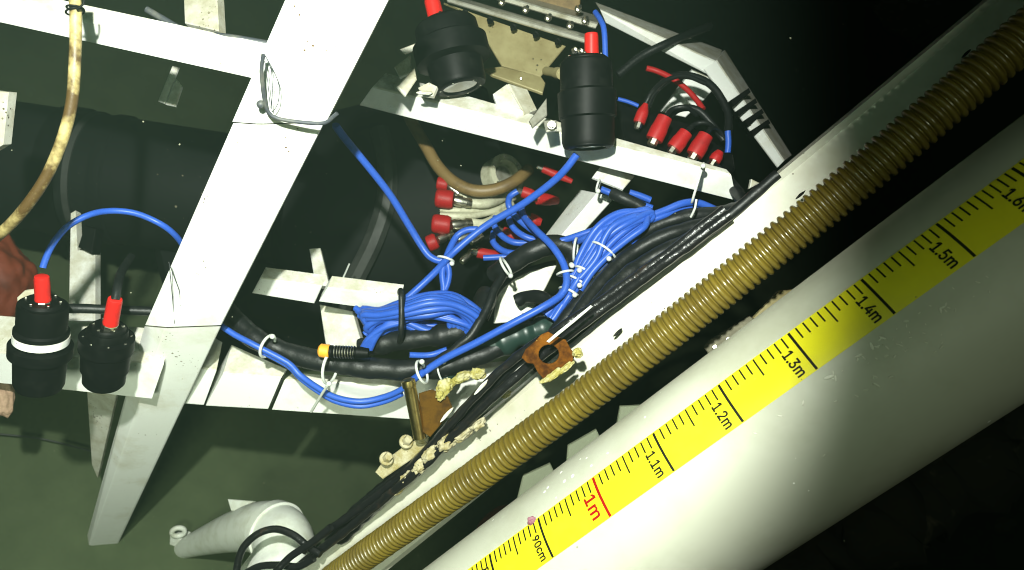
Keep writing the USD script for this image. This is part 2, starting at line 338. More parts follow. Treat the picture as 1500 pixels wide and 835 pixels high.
fr.add('lower_panel', slab([(598, 548, 1.37), (762, 535, 1.37), (792, 558, 1.37), (738, 588, 1.40), (700, 612, 1.41), (600, 614, 1.41)], .02), WHITE, 20)
fr.add('inner_rail', slab([(381, 407, 1.32), (472, 419, 1.32), (460, 445, 1.35), (369, 430, 1.35)], .03), WHITE, 20)
fr.add('inner_rail', slab([(480, 421, 1.32), (587, 434, 1.32), (583, 458, 1.35), (467, 442, 1.35)], .03), WHITE, 20)
fr.add('upright', slab([(453, 364, 1.50), (469, 363, 1.50), (483, 420, 1.47), (462, 416, 1.47)], .02), WHITE, 20)
fr.add('upright', slab([(468, 446, 1.47), (516, 456, 1.46), (536, 525, 1.44), (480, 525, 1.45)], .02), WHITE, 20)
fr.add('cross_channel', beam([(849, 278), (875, 283, 1.38), (901, 290)], [(799, 344), (820, 348, 1.42), (845, 352)], slope=.3), WHITE, 20)
fr.add('cross_channel', slab([(817, 386, 1.40), (800, 420, 1.40), (772, 470, 1.40), (722, 474, 1.40), (727, 436, 1.40), (736, 417, 1.40), (757, 402, 1.40)], .012), WHITE, 20)
fr.add('tab', slab([(868, 259, 1.33), (880, 243, 1.34), (930, 257, 1.34), (913, 277, 1.33)], .008), WHITE, 20)
fr.add('tab', slab([(722, 137, 1.30), (743, 122, 1.30), (766, 163, 1.27), (728, 152, 1.27)], .01), WHITE, 20)
fr.add('tab', slab([(745, 122, 1.30), (773, 131, 1.32), (787, 160, 1.29), (768, 167, 1.27)], .01), DIRTY, 20)
fr.add('upright', slab([(103, 312, 1.5), (110, 308, 1.5), (113, 366, 1.48), (139, 366, 1.48), (139, 470, 1.45), (100, 470, 1.45)], .02), WHITE, 20)
fr.add('upright', slab([(268, -15, 1.15), (317, -15, 1.13), (320, 45, 1.10), (270, 33, 1.12)], .02), DIRTY, 20)
fr.add('clip', slab([(231, 148, 1.25), (252, 96, 1.25), (261, 98, 1.25), (241, 152, 1.25)], .006), WHITE, 20)
fr.add('clip', slab([(242, 153, 1.25), (257, 115, 1.25), (266, 127, 1.25), (256, 156, 1.25)], .006), WHITE, 20)
fr.add('edge_strip', slab([(-30, 130, 1.05), (12, 135, 1.05), (4, 212, 1.07), (-30, 232, 1.07)], .02), DIRTY, 20)
RUSTY = mat('rust_bleed', (.42, .27, .10), .8, dirt=(.62, .52, .32), dscale=60, dlo=.4, dhi=.6)
rs = []
for b_ in rs: fr.add('rust_patch', b_, RUSTY, 30)
fr.done()

one('skid_bar', 'mud covered straight bar lying on the seabed at the foot of the post', 'bar', slab([(170, 812, 2.02), (430, 800, 2.15), (440, 818, 2.1), (172, 830, 1.98)], .05), mat('muddy_bar', (.22, .22, .11), .9, dirt=(.13, .13, .06), dscale=10, bump=.4), 20)

# bent rail at top right
br = Thing('bent_rail', 'slim white rail bent at a corner against the black background', 'rail')
br.add('rail_bar', beam([(872, 3), (879, 14, 1.55), (888, 34)], [(1058, 73), (1050, 90, 1.50), (1034, 108)], slope=.5), WHITE, 20)
br.add('rail_bar', beam([(1062, 73), (1050, 88, 1.497), (1030, 102)], [(1160, 227), (1149, 235, 1.42), (1138, 246)], slope=.5), WHITE, 20)
br.add('brace', slab([(1014, 103, 1.53), (1054, 120, 1.53), (1032, 146, 1.55), (1004, 172, 1.57), (968, 164, 1.57)], .02), WHITE, 20)
for k, t in enumerate((.36, .46, .56, .66)):
    a = np.array([1060, 76]) * (1 - t) + np.array([1157, 228]) * t; b = np.array([1036, 98]) * (1 - t) + np.array([1140, 243]) * t
    dd = 1.46 - .03 * t
    br.add('black_band', slab([(a[0] + 2, a[1] - 2, dd), (a[0] + 5, a[1] + 4, dd), (b[0] + 2 - k % 2 * 3, b[1] + 5, dd), (b[0] - 4, b[1] - 3, dd)], .03, .001), BLACK, 20)
br.done()
one('corner_tab', 'small grey triangular tab beside the dark gap at the rail', 'bracket', slab([(1101, 262, 1.3), (1113, 268, 1.3), (1098, 276, 1.3)], .01), DIRTY, 20)

# ================================================================== white rail carrying the hose
def railpt(u, v, off): return u + off * .62, v + off * .78
hr = Thing('hose_rail', 'long white box rail lying under the ribbed ochre hose', 'rail')
LE = [(425, 850, 1.50), (846, 517, 1.19), (1109, 304, 1.03), (1480, -26, .91)]
a, b = LE[0], LE[-1]
face = [(a[0], a[1], a[2]), (640, 683, 1.32), (846, 517, 1.19), (1109, 303, 1.03), (1402, 41, .935), (b[0], b[1], b[2])]
q0 = [P(*a), P(a[0] + 49, a[1] + 62, a[2]), None, None]; q1 = [P(*b), P(b[0] + 62, b[1] + 80, b[2]), None, None]
nn = unit(np.cross(q0[1] - q0[0], q1[0] - q0[0])); nn = nn if nn.dot(CAM - q0[0]) > 0 else -nn
for q in (q0, q1): q[2] = q[1] - nn * .06; q[3] = q[0] - nn * .06
hr.add('rail_body', chamfered(q0, q1, .009), RAILM, 20)
for k, (u, v) in enumerate(((1172, 286), (1416, 78), (948, 480), (905, 487))):
    hr.add('paint_chip', blob(u, v, 1 / np.interp(u, [425, 846, 1109, 1480], [1 / 1.5, 1 / 1.19, 1 / 1.03, 1 / .91]) - .001, 9, 2, 2, .4, k, 2, .75), INK, 30)
hr.done()

# ================================================================== ribbed hose
HC = [(470, 862, 1.45), (506, 834, 1.39), (697, 698, 1.19), (898, 549, 1.075), (1180, 324, .955), (1307, 219, .905), (1475, 75, .85), (1560, 0, .825)]
hp = catmull([P(*q) for q in HC], .0008); sl = np.r_[0, np.cumsum(np.linalg.norm(np.diff(hp, axis=0), axis=1))]
pitch, R0 = .0106, .0274; nr = int(sl[-1] / pitch)
prof = [(0, .0), (.10, .0), (.20, .55), (.30, .88), (.45, 1.), (.60, 1.), (.75, .88), (.85, .55), (.95, .0)]
ss = np.array([(i + s) * pitch for i in range(nr) for s, _ in prof]); ss = ss + .004 * (meshkit.noise(np.stack([ss * 9, 0 * ss, 0 * ss], 1), 4) - .5) + .003; jit = .0007 * (rng.random(nr) - .5); rr = np.array([R0 + jit[i] - .0054 + .0054 * h for i in range(nr) for _, h in prof])
hm = sweep(np.stack([np.interp(ss, sl, hp[:, k]) for k in range(3)], 1), rr, 28)
one('ribbed_hose', 'ochre corrugated hose running along the white rail', 'hose', hm, HOSE, 50)

# ================================================================== the measured white tube with its yellow tape
fx = [863.2588, 820.3064, 1.0584, 1483.7812, 386.6564, .8724, .131, .656, .2135, -.079]
TA, TB = P(*fx[0:3]), P(*fx[3:6]); TR = fx[6]
tt = unit(TB - TA); tn = CAM - (TA + TB) / 2; tn = unit(tn - tn.dot(tt) * tt); tm = np.cross(tn, tt)
if tm.dot(cp) < 0: tm = -tm
def tp(s, th, r=TR): s, th, r = np.asarray(s, float), np.asarray(th, float), np.asarray(r, float); return TA + s[..., None] * tt + r[..., None] * (np.cos(th)[..., None] * tn + np.sin(th)[..., None] * tm)
def proj(w): w = w - CAM; z = -(w @ cb); return np.stack([750 + F * (w @ cr) / z, 417.5 - F * (w @ cp) / z], -1)
topt = {.8: (712.4, 805), .9: (787.2, 756.5), 1.0: (869.5, 700.9), 1.1: (959.3, 638.4), 1.2: (1056.2, 569.2), 1.3: (1157.1, 492.1), 1.4: (1262.6, 409.9), 1.5: (1369.3, 324.4), 1.6: (1474.5, 235.7)}
TH1, TH0 = fx[7], fx[8]; gs = np.linspace(-.4, 1.3, 6000); gp = proj(tp(gs, np.full_like(gs, TH1)))
marks = {k: gs[np.argmin(((gp - np.array(q)) ** 2).sum(1))] for k, q in topt.items()}
pk = np.polyfit(list(marks), list(marks.values()), 3)
def S(m): return np.polyval(pk, m)
mt = Thing('measuring_tube', 'thick white tube with a yellow centimetre tape stuck along it', 'tube')
mt.add('tube', lathe(TA - tt * .42, TA + tt * 1.15, [(s, TR) for s in np.linspace(0, 1, 12)], 200), TUBEM, True)
def patch(s0, s1, t0, t1, r, ns, nt):
    a, b = np.meshgrid(np.linspace(s0, s1, ns), np.linspace(t0, t1, nt), indexing='ij')
    v = np.vstack([tp(a, b, r).reshape(-1, 3), tp(a, b, TR - .0005).reshape(-1, 3)]); k = ns * nt
    i = np.arange(k).reshape(ns, nt); q = np.stack([i[:-1, :-1], i[1:, :-1], i[1:, 1:], i[:-1, 1:]], -1).reshape(-1, 4)
    loop = np.r_[i[:, 0], i[-1, 1:], i[::-1, -1][1:], i[0, ::-1][1:]]
    sd = np.stack([loop[:-1], loop[1:], loop[1:] + k, loop[:-1] + k], -1)
    q = np.vstack([q, sd]); m = trimesh.Trimesh(v, np.vstack([q[:, [0, 1, 2]], q[:, [0, 2, 3]]]), process=False)
    if m.face_normals[0].dot(tn) < 0: m.invert()
    return m
TH1b = TH1 + .012
tape = mt.add('tape', patch(S(.55), S(1.75), TH0 - .006, TH1b, TR + .0007, 140, 16), YEL, 40)
for i in range(58, 175):
    m = i / 100; L = 1.0 if i % 10 == 0 else .47 if i % 5 == 0 else .30
    w = .0016 if i % 10 == 0 else .0010
    if i == 100: w = .0019
    mt.add('long_tick' if i % 10 == 0 else 'tick', patch(S(m) - w, S(m) + w, TH1 - L * (TH1 - TH0), TH1, TR + .0011, 2, 8), REDINK if i == 100 else INK, 40, under=tape, label='red long tick at one metre' if i == 100 else None)
for i in range(60, 175, 10):
    txt = f'{i}cm' if i < 100 else '1m' if i == 100 else f'{i / 100:.1f}m'
    h = .0130 if i > 100 else .0165 if i == 100 else .0112
    m = meshkit.text_mesh(txt, h, .0006, bold=True)
    m = m.subdivide_to_size(.004) if hasattr(m, 'subdivide_to_size') else m
    v = np.array(m.vertices); x = v[:, 0] - v[:, 0].min(); x = x / x.max() * {4: .0335, 2: .031}[len(txt)]
    th = TH1 - (.25 if i == 80 else .36) * (TH1 - TH0) - x / TR
    if i == 100: th = th + .010
    m.vertices = tp(S(i / 100) - (.0165 if i > 150 else .0125 if i > 140 else .0092 if i > 100 else .0068) - h + v[:, 1], th, TR + .0009 + v[:, 2])
    trimesh.repair.fix_normals(m)
    mt.add("numeral", m, REDINK if i == 100 else INK, False, under=tape, label='red metre mark' if i == 100 else None)
fl_ = []
for i in range(60):
    c_ = (S(1.38) + rng.normal(0, .07), TH0 - .10 - abs(rng.normal(0, .16)))
    a_ = tp(np.array([c_[0]]), np.array([c_[1]]), TR + .0004)[0]; l_ = rng.uniform(.0005, .0016) * (2.2 if i % 6 == 0 else 1)
    q_ = trimesh.creation.icosphere(1); rot_ = rng.uniform(0, 3.14); nn_ = unit(a_ - (TA + tt * c_[0])); mm_ = np.cross(nn_, tt)
    dx_, dy_ = math.cos(rot_) * tt + math.sin(rot_) * mm_, -math.sin(rot_) * tt + math.cos(rot_) * mm_; x_ = np.array(q_.vertices)
    q_.vertices = a_ + x_[:, :1] * l_ * 2 * dx_ + x_[:, 1:2] * l_ * .7 * dy_ + x_[:, 2:] * l_ * .5 * nn_; fl_.append(q_)
mt.add('silt_fleck', fl_, mat('pale_fleck', (.62, .62, .52), .7), True, kind='stuff')
mt.done()
pd = np.linalg.norm(tp(np.array([S(.885)]), np.array([TH1]))[0] - CAM)
w = tp(np.array([S(.888)]), np.array([TH1 + .02]))[0]; uv = proj(w[None])[0]; dz = -(w - CAM) @ cb
one('purple_flake', 'small purple brown flake stuck on the edge of the yellow tape near 90cm', 'flake', blob(uv[0], uv[1], dz - .002, 8, 7, 4, .5, 4, 2), PURPLE, False)
# ================================================================== lamps and camera housings
def housing(label, A, B, rad, prof, red, lens=False, bolts=6, band=None, capring=False, cat='lamp'):
    """A black cylindrical underwater housing from cap A to front B (pixel, depth), with a red connector boot on its cap."""
    a, b = P(*A), P(*B); t = unit(b - a); L = np.linalg.norm(b - a); x, y = frame_of(t)
    T = Thing('underwater_lamp' if cat == 'lamp' else 'underwater_camera', label, cat)
    T.add('body', lathe(a, b, [(s, r * rad) for s, r in prof], 56), BLACK, 40)
    cap = T.add('end_cap', lathe(a - t * .006, a + t * .010, [(0, rad * .70), (.25, rad * .80), (1, rad * .80)], 56), BLACK, 40)
    for k in range(bolts):
        th = 2 * math.pi * k / bolts + .3; d = math.cos(th) * x + math.sin(th) * y
        T.add('bolt', bolt(a - t * .006 + d * rad * .63, -t, .0022, .0028, False), BOLT, False, under=cap)
    fl = [s for s, r in prof if r > 1.05]
    if fl:
        for k in range(8):
            th = 2 * math.pi * k / 8 + .1; d = math.cos(th) * x + math.sin(th) * y
            T.add('flange_bolt', bolt(a + t * L * min(fl) + d * rad * 1.02, -t, .0019, .0022, False), BOLT, False)
    if band: T.add('label_band', lathe(a, b, [(band[0], rad * prof_at(prof, band[0]) + .0008), (band[1], rad * prof_at(prof, band[1]) + .0008)], 56), WHITE, 40, label='white band round the black body')
    if capring: T.add('cap_ring', lathe(a - t * .002, a + t * .030, [(0, rad * 1.02), (1, rad * 1.03)], 56), WHITE, 40)
    r0, r1 = P(*red[0]), P(*red[1]); rr = red[2] * red[0][2] / F
    T.add('gland', lathe(r0 - unit(r1 - r0) * .010, r0 + unit(r1 - r0) * .004, [(0, rr * 1.05), (.6, rr * 1.05), (1, rr * .85)], 8), BOLT, False)
    T.add('connector_boot', lathe(r0, r1, [(0, rr), (.06, rr * 1.06), (.12, rr), (.86, rr * .97), (.97, rr * .9), (1, rr * .72)], 26), RED, 40)
    if lens:
        T.add('lens_ring', lathe(b - t * .004, b + t * .004, [(0, rad * .99 * prof[-1][1]), (.7, rad * .99 * prof[-1][1]), (1, rad * .86 * prof[-1][1]), (1.0, rad * .70 * prof[-1][1]), (.3, rad * .66 * prof[-1][1])], 48), BLACK, 40)
        T.add('lens', lathe(b - t * .002, b + t * .0025, [(0, rad * .66), (.6, rad * .64), (.85, rad * .45), (1, rad * .2)], 40), GLASS, 60)
        for k in range(6):
            th = 2 * math.pi * k / 6 + .5; d = math.cos(th) * x + math.sin(th) * y
            T.add('lens_bolt', bolt(b + t * .003 + d * rad * .80 * prof[-1][1], t, .0017, .0016, False), BOLT, False)
    return T.done()
def prof_at(p, s): return float(np.interp(s, [q[0] for q in p], [q[1] for q in p]))
k1 = 1.08 / F
housing('taller black lamp housing with a white label band at the far left', (63, 446, 1.08), (57, 566, 1.13), 35 * k1,
        [(0, .92), (.05, .95), (.28, .95), (.30, 1.04), (.46, 1.04), (.48, 1.22), (.60, 1.22), (.62, 1.02), (.78, 1.0), (.95, .98), (1, .9)],
        ((63, 440, 1.075), (61, 404, 1.06), 10.5), band=(.345, .43), capring=False)
one('pale_clamp', 'pale curved clamp behind the cap of the taller black lamp housing', 'clamp', [slab([(26, 452, 1.11), (24, 436, 1.11), (36, 425, 1.11), (56, 422, 1.11), (50, 432, 1.11), (34, 440, 1.11), (30, 470, 1.11)], .03)], DIRTY, 30)
housing('shorter black lamp housing second from the left with a red boot', (158, 482, 1.10), (152, 562, 1.14), 31 * k1,
        [(0, .88), (.05, .92), (.12, .92), (.14, 1.22), (.36, 1.22), (.40, 1.10), (.72, 1.08), (.76, .98), (.95, .96), (1, .85)],
        ((162, 474, 1.09), (169, 437, 1.07), 10.5))
housing('tilted black lamp with a glass lens standing on the upper shelf', (652, 36, 1.24), (674, 126, 1.235), 50 * 1.22 / F,
        [(0, .88), (.04, .94), (.25, .96), (.30, 1.12), (.60, 1.12), (.64, .84), (.95, .80), (1, .77)],
        ((640, 30, 1.235), (632, -2, 1.235), 12), lens=True)
housing('upright black lamp at the right end of the upper shelf', (858, 90, 1.19), (862, 214, 1.20), 42 * 1.2 / F,
        [(0, .84), (.03, .90), (.34, .92), (.37, 1.02), (.66, 1.0), (.68, .92), (.95, .92), (1, .88)],
        ((867, 82, 1.18), (866, 48, 1.175), 10.5), lens=True)
one('lamp_foot', 'bent pale metal foot left of the tilted black lamp', 'bracket', [slab([(608, 98, 1.2), (611, 116, 1.2), (595, 140, 1.18), (582, 126, 1.18)], .006), slab([(577, 98, 1.24), (600, 80, 1.24), (601, 98, 1.23), (606, 104, 1.22), (584, 112, 1.22)], .006), slab([(585, 72, 1.26), (612, 62, 1.25), (612, 72, 1.25), (592, 79, 1.26)], .005)], DIRTY, 20)
one('lamp_foot', 'bent steel foot left of the upright black lamp', 'bracket', [slab([(801, 143, 1.17), (802, 168, 1.16), (781, 186, 1.15), (776, 176, 1.15)], .006), bolt(P(808, 183, 1.15), CAM - P(808, 183, 1.15), .005, .006), slab([(796, 176, 1.17), (815, 175, 1.17), (816, 190, 1.16), (800, 192, 1.16)], .004)], GREYM, 20)
one('base_clip', 'pale metal clip on the shelf below the tilted lamp', 'clip', [slab([(612, 128, 1.21), (628, 120, 1.21), (640, 126, 1.2), (634, 140, 1.2), (618, 138, 1.2)], .008), blob(622, 136, 1.19, 12, 3, 3, .4, 3, 2)], DIRTY, 20)

# olive bolted plate
op = Thing('bolted_plate', 'olive metal plate with rows of bolts behind the two upper lamps', 'plate')
d0 = 1.42
op.add('sheet', slab([(650, 4, d0), (690, 20, d0), (735, 96, d0 - .02), (792, 112, d0 - .02), (829, 67, d0)], .006), TAN, 20)
op.add('lip', slab([(709, 100, d0 - .02), (734, 97, d0 - .02), (793, 112, d0 - .03), (799, 121, d0 - .04), (795, 136, d0 - .05), (720, 109, d0 - .04)], .006), TAN, 20)
op.add('clamp_bar', beam([(648, -12), (654, -4, d0 - .03), (656, 4)], [(866, 52), (868, 59, d0 - .03), (866, 67)], slope=.5), GREYM, 20)
op.add('clamp_bar', beam([(720, -22), (724, -10, d0), (727, 0)], [(880, 24), (876, 34, d0), (872, 43)], slope=.5), GREYM, 20)
op.add('dark_cover', slab([(700, -40, d0 + .05), (850, -40, d0 + .05), (850, 18, d0 + .05), (800, 16, d0 + .05), (735, -4, d0 + .05)], .02), BROWNH, 20)
for u, v in ((735, 3), (770, 14), (803, 26), (835, 37), (847, 13), (857, 30)): c = P(u, v, d0 - .02); op.add('bolt', bolt(c, unit(CAM - c) + .5 * UP * 0 + np.array([0, 0, .9]), .0048, .012), BOLT, False)
for u, v in ((681, 19), (718, 30), (752, 40), (785, 51), (817, 61), (842, 74), (851, 76)): c = P(u, v, d0 - .028); op.add('nut', bolt(c, CAM - c - np.array([0, 0, .8]), .0045, .008), BLACK if u < 830 else BOLT, False)
op.add('bolt', bolt(P(763, 115, d0 - .045), CAM - P(763, 115, d0), .0022, .003, False), BOLT, False)
op.done()
one('pipe_end', 'small olive pipe stub between the bolted plate and the upright lamp', 'pipe', lathe(P(800, 104, 1.38), P(823, 108, 1.3), [(0, .008), (.7, .008), (.72, .0105), (1, .0105)], 24), TAN, 40)

# ================================================================== red plugs
def plug(label, A, B, rpx, tail=None, m=RED, taper=.86, tailr=3.5, cat='plug', name='cable_plug', tailmat=RUB, pts=None):
    a, b = P(*A), P(*B); r = rpx * A[2] / F; t = unit(b - a)
    T = Thing(name, label, cat)
    T.add('ferrule', lathe(a - t * .012, a + t * .002, [(0, r * .45), (.2, r * .60), (.9, r * .60), (1, r * .5)], 8), BOLT, False)
    T.add('boot', lathe(a, b, [(0, r * .95), (.08, r), (.45, r), (.6, r * .92), (1, r * taper)], 24), m, 40)
    if tail: T.add('tail_cable', cable([B] + list(tail), tailr), tailmat, 40)
    return T.done()
G = 1.30
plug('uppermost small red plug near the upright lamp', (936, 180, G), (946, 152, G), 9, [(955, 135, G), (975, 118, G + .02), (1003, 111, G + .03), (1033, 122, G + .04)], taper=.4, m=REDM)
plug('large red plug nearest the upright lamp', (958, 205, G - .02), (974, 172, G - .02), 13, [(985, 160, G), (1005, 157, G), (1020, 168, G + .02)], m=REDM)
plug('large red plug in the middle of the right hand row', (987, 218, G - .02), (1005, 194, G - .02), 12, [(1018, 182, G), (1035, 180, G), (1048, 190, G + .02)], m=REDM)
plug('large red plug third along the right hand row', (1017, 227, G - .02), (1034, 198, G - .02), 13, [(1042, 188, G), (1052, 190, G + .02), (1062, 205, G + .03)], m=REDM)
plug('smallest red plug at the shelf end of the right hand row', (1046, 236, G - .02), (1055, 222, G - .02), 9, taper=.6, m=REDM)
one('junction_box', 'dark box that the right hand row of red plugs stands on', 'box', slab([(905, 150, G + .06), (940, 160, G + .06), (1010, 180, G + .05), (1075, 225, G + .03), (1078, 246, G + .01), (1070, 258, G), (915, 212, G)], .05, .004), BLACK, 20)
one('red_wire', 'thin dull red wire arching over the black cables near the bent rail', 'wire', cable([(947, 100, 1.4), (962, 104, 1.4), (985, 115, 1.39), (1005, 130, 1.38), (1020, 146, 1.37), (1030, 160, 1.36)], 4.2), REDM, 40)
for lab, pp, r in (('black cable arching across the white brace', [(945, 165, 1.42), (958, 135, 1.4), (985, 113, 1.4), (1015, 112, 1.4), (1045, 128, 1.38), (1066, 165, 1.36), (1066, 200, 1.34)], 5.5),
                   ('black cable running from the plate towards the bent rail', [(905, 110, 1.5), (940, 82, 1.5), (985, 60, 1.5), (1040, 38, 1.55)], 6),
                   ('lower black cable curled over the row of plugs', [(975, 175, 1.33), (995, 160, 1.33), (1020, 160, 1.33), (1040, 178, 1.33), (1060, 205, 1.33)], 5)):
    one('black_cable', lab, 'cable', cable(pp, r), RUB, 40)
one('blue_stub', 'short upright blue cable end behind the shelf end plugs', 'cable', cable([(1066, 192, 1.32), (1067, 208, 1.32), (1066, 224, 1.32)], 4.5), BLUE, 40)
one('blue_stub', 'thin blue wire right of the upright lamp', 'cable', cable([(905, 145, 1.36), (920, 149, 1.36), (935, 155, 1.36)], 3), BLUE, 40)

# capped connectors left of the bundle
def capped(label, A, B, rpx, sil):
    a, b = P(*A), P(*B); r = rpx * A[2] / F; T = Thing('capped_connector', label, 'connector', None)
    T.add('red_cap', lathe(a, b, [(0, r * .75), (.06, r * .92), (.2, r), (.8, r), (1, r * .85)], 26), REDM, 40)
    t = unit(b - a); c = b + t * .001
    e = P(*sil)
    T.add('coupling', lathe(c, e, [(0, r * .5), (.2, r * .62), (.45, r * .62), (.46, r * .48), (.7, r * .48), (.72, r * .58), (1, r * .5)], 24), STEEL, 40)
    T.done()
capped('topmost small red cap of the connector stack', (640, 268, 1.55), (656, 271, 1.55), 10, (672, 284, 1.55))
capped('largest red cap of the connector stack', (638, 290, 1.52), (664, 293, 1.52), 14, (690, 298, 1.53))
capped('third red cap down of the connector stack', (633, 327, 1.50), (660, 330, 1.50), 14, (690, 326, 1.52))
capped('lowest red cap, tilted, of the connector stack', (626, 358, 1.50), (640, 352, 1.50), 12, (662, 342, 1.52))
for lab, pp, r in (('beige cable from the topmost red cap', [(672, 285, 1.56), (695, 292, 1.57), (720, 290, 1.6), (740, 278, 1.65)], 6),
                   ('beige cable joined to the largest red cap', [(690, 298, 1.54), (712, 298, 1.55), (735, 290, 1.6), (752, 274, 1.65)], 7),
                   ('beige cable between the second and third red caps', [(645, 307, 1.54), (670, 308, 1.54), (700, 308, 1.56), (728, 302, 1.6), (748, 286, 1.66)], 4.5),
                   ('lower beige cable between the second and third red caps', [(645, 316, 1.53), (675, 317, 1.53), (705, 314, 1.56), (735, 304, 1.6), (752, 290, 1.66)], 5),
                   ('beige cable joined to the third red cap', [(688, 326, 1.53), (708, 328, 1.54), (728, 318, 1.58), (748, 300, 1.64)], 7)):
    one('beige_cable', lab, 'cable', cable(pp, r), BEIGE, 40)
for k, (A, B, r, lab) in enumerate((((668, 352), (700, 340), 7, 'silver connector end under the third red cap'), ((676, 384), (692, 368), 6, 'silver connector end left of the lowest red plug'), ((690, 356), (706, 346), 5, 'small silver connector end behind the blue loop'))):
    one('silver_connector', lab, 'connector', lathe(P(*A, 1.5), P(*B, 1.52), [(0, r * .0010), (.15, r * .0014), (.5, r * .0014), (.52, r * .0011), (.8, r * .0011), (.82, r * .0013), (1, r * .0013)], 24), STEEL, 40)
fl = Thing('pipe_flange', 'round pale flange behind the brown hose', 'flange')
c0, ax = P(736, 258, 1.66), unit(.55 * UP + .7 * cb)
fl.add('rim', lathe(c0 - ax * .02, c0 + ax * .02, [(0, .046), (1, .046), (1, .032), (.5, .030)], 48), BEIGE, 40)
fl.add('hub', lathe(c0 - ax * .03, c0 + ax * .005, [(0, .026), (.8, .026), (1, .02)], 40), GREYM, 40)
for k in range(6):
    x, y = frame_of(ax); th = k * math.pi / 3
    fl.add('bolt', bolt(c0 + ax * .02 +   .039 * (math.cos(th) * x + math.sin(th) * y), ax, .004, .004, False), BOLT, False)
fl.done()
one('brown_hose', 'dim brown hose hanging in an arc from the upper shelf', 'hose', cable([(590, 150, 1.62), (604, 180, 1.6), (624, 214, 1.58), (641, 243, 1.56), (664, 266, 1.54), (693, 279, 1.53), (724, 278, 1.53), (753, 266, 1.54), (775, 248, 1.58)], 9), BROWNH, 40)
for lab, A, B, r in (('topmost red plug of the loose group, under the upper shelf', (795, 247, 1.45), (838, 266, 1.45), 6),
                     ('red plug lying beneath the diagonal blue cable', (765, 281, 1.42), (790, 289, 1.42), 8.5),
                     ('red plug pointing right of the diagonal blue cable', (787, 291, 1.4), (817, 294, 1.42), 9),
                     ('short red plug between the blue loops and the white channel', (776, 321, 1.44), (793, 326, 1.44), 9),
                     ('red plug half hidden under the blue loops', (736, 339, 1.46), (770, 354, 1.46), 8),
                     ('lowest red plug of the loose group', (699, 370, 1.42), (746, 378, 1.43), 8)):
    plug(lab, A, B, r, m=REDM, taper=.6)

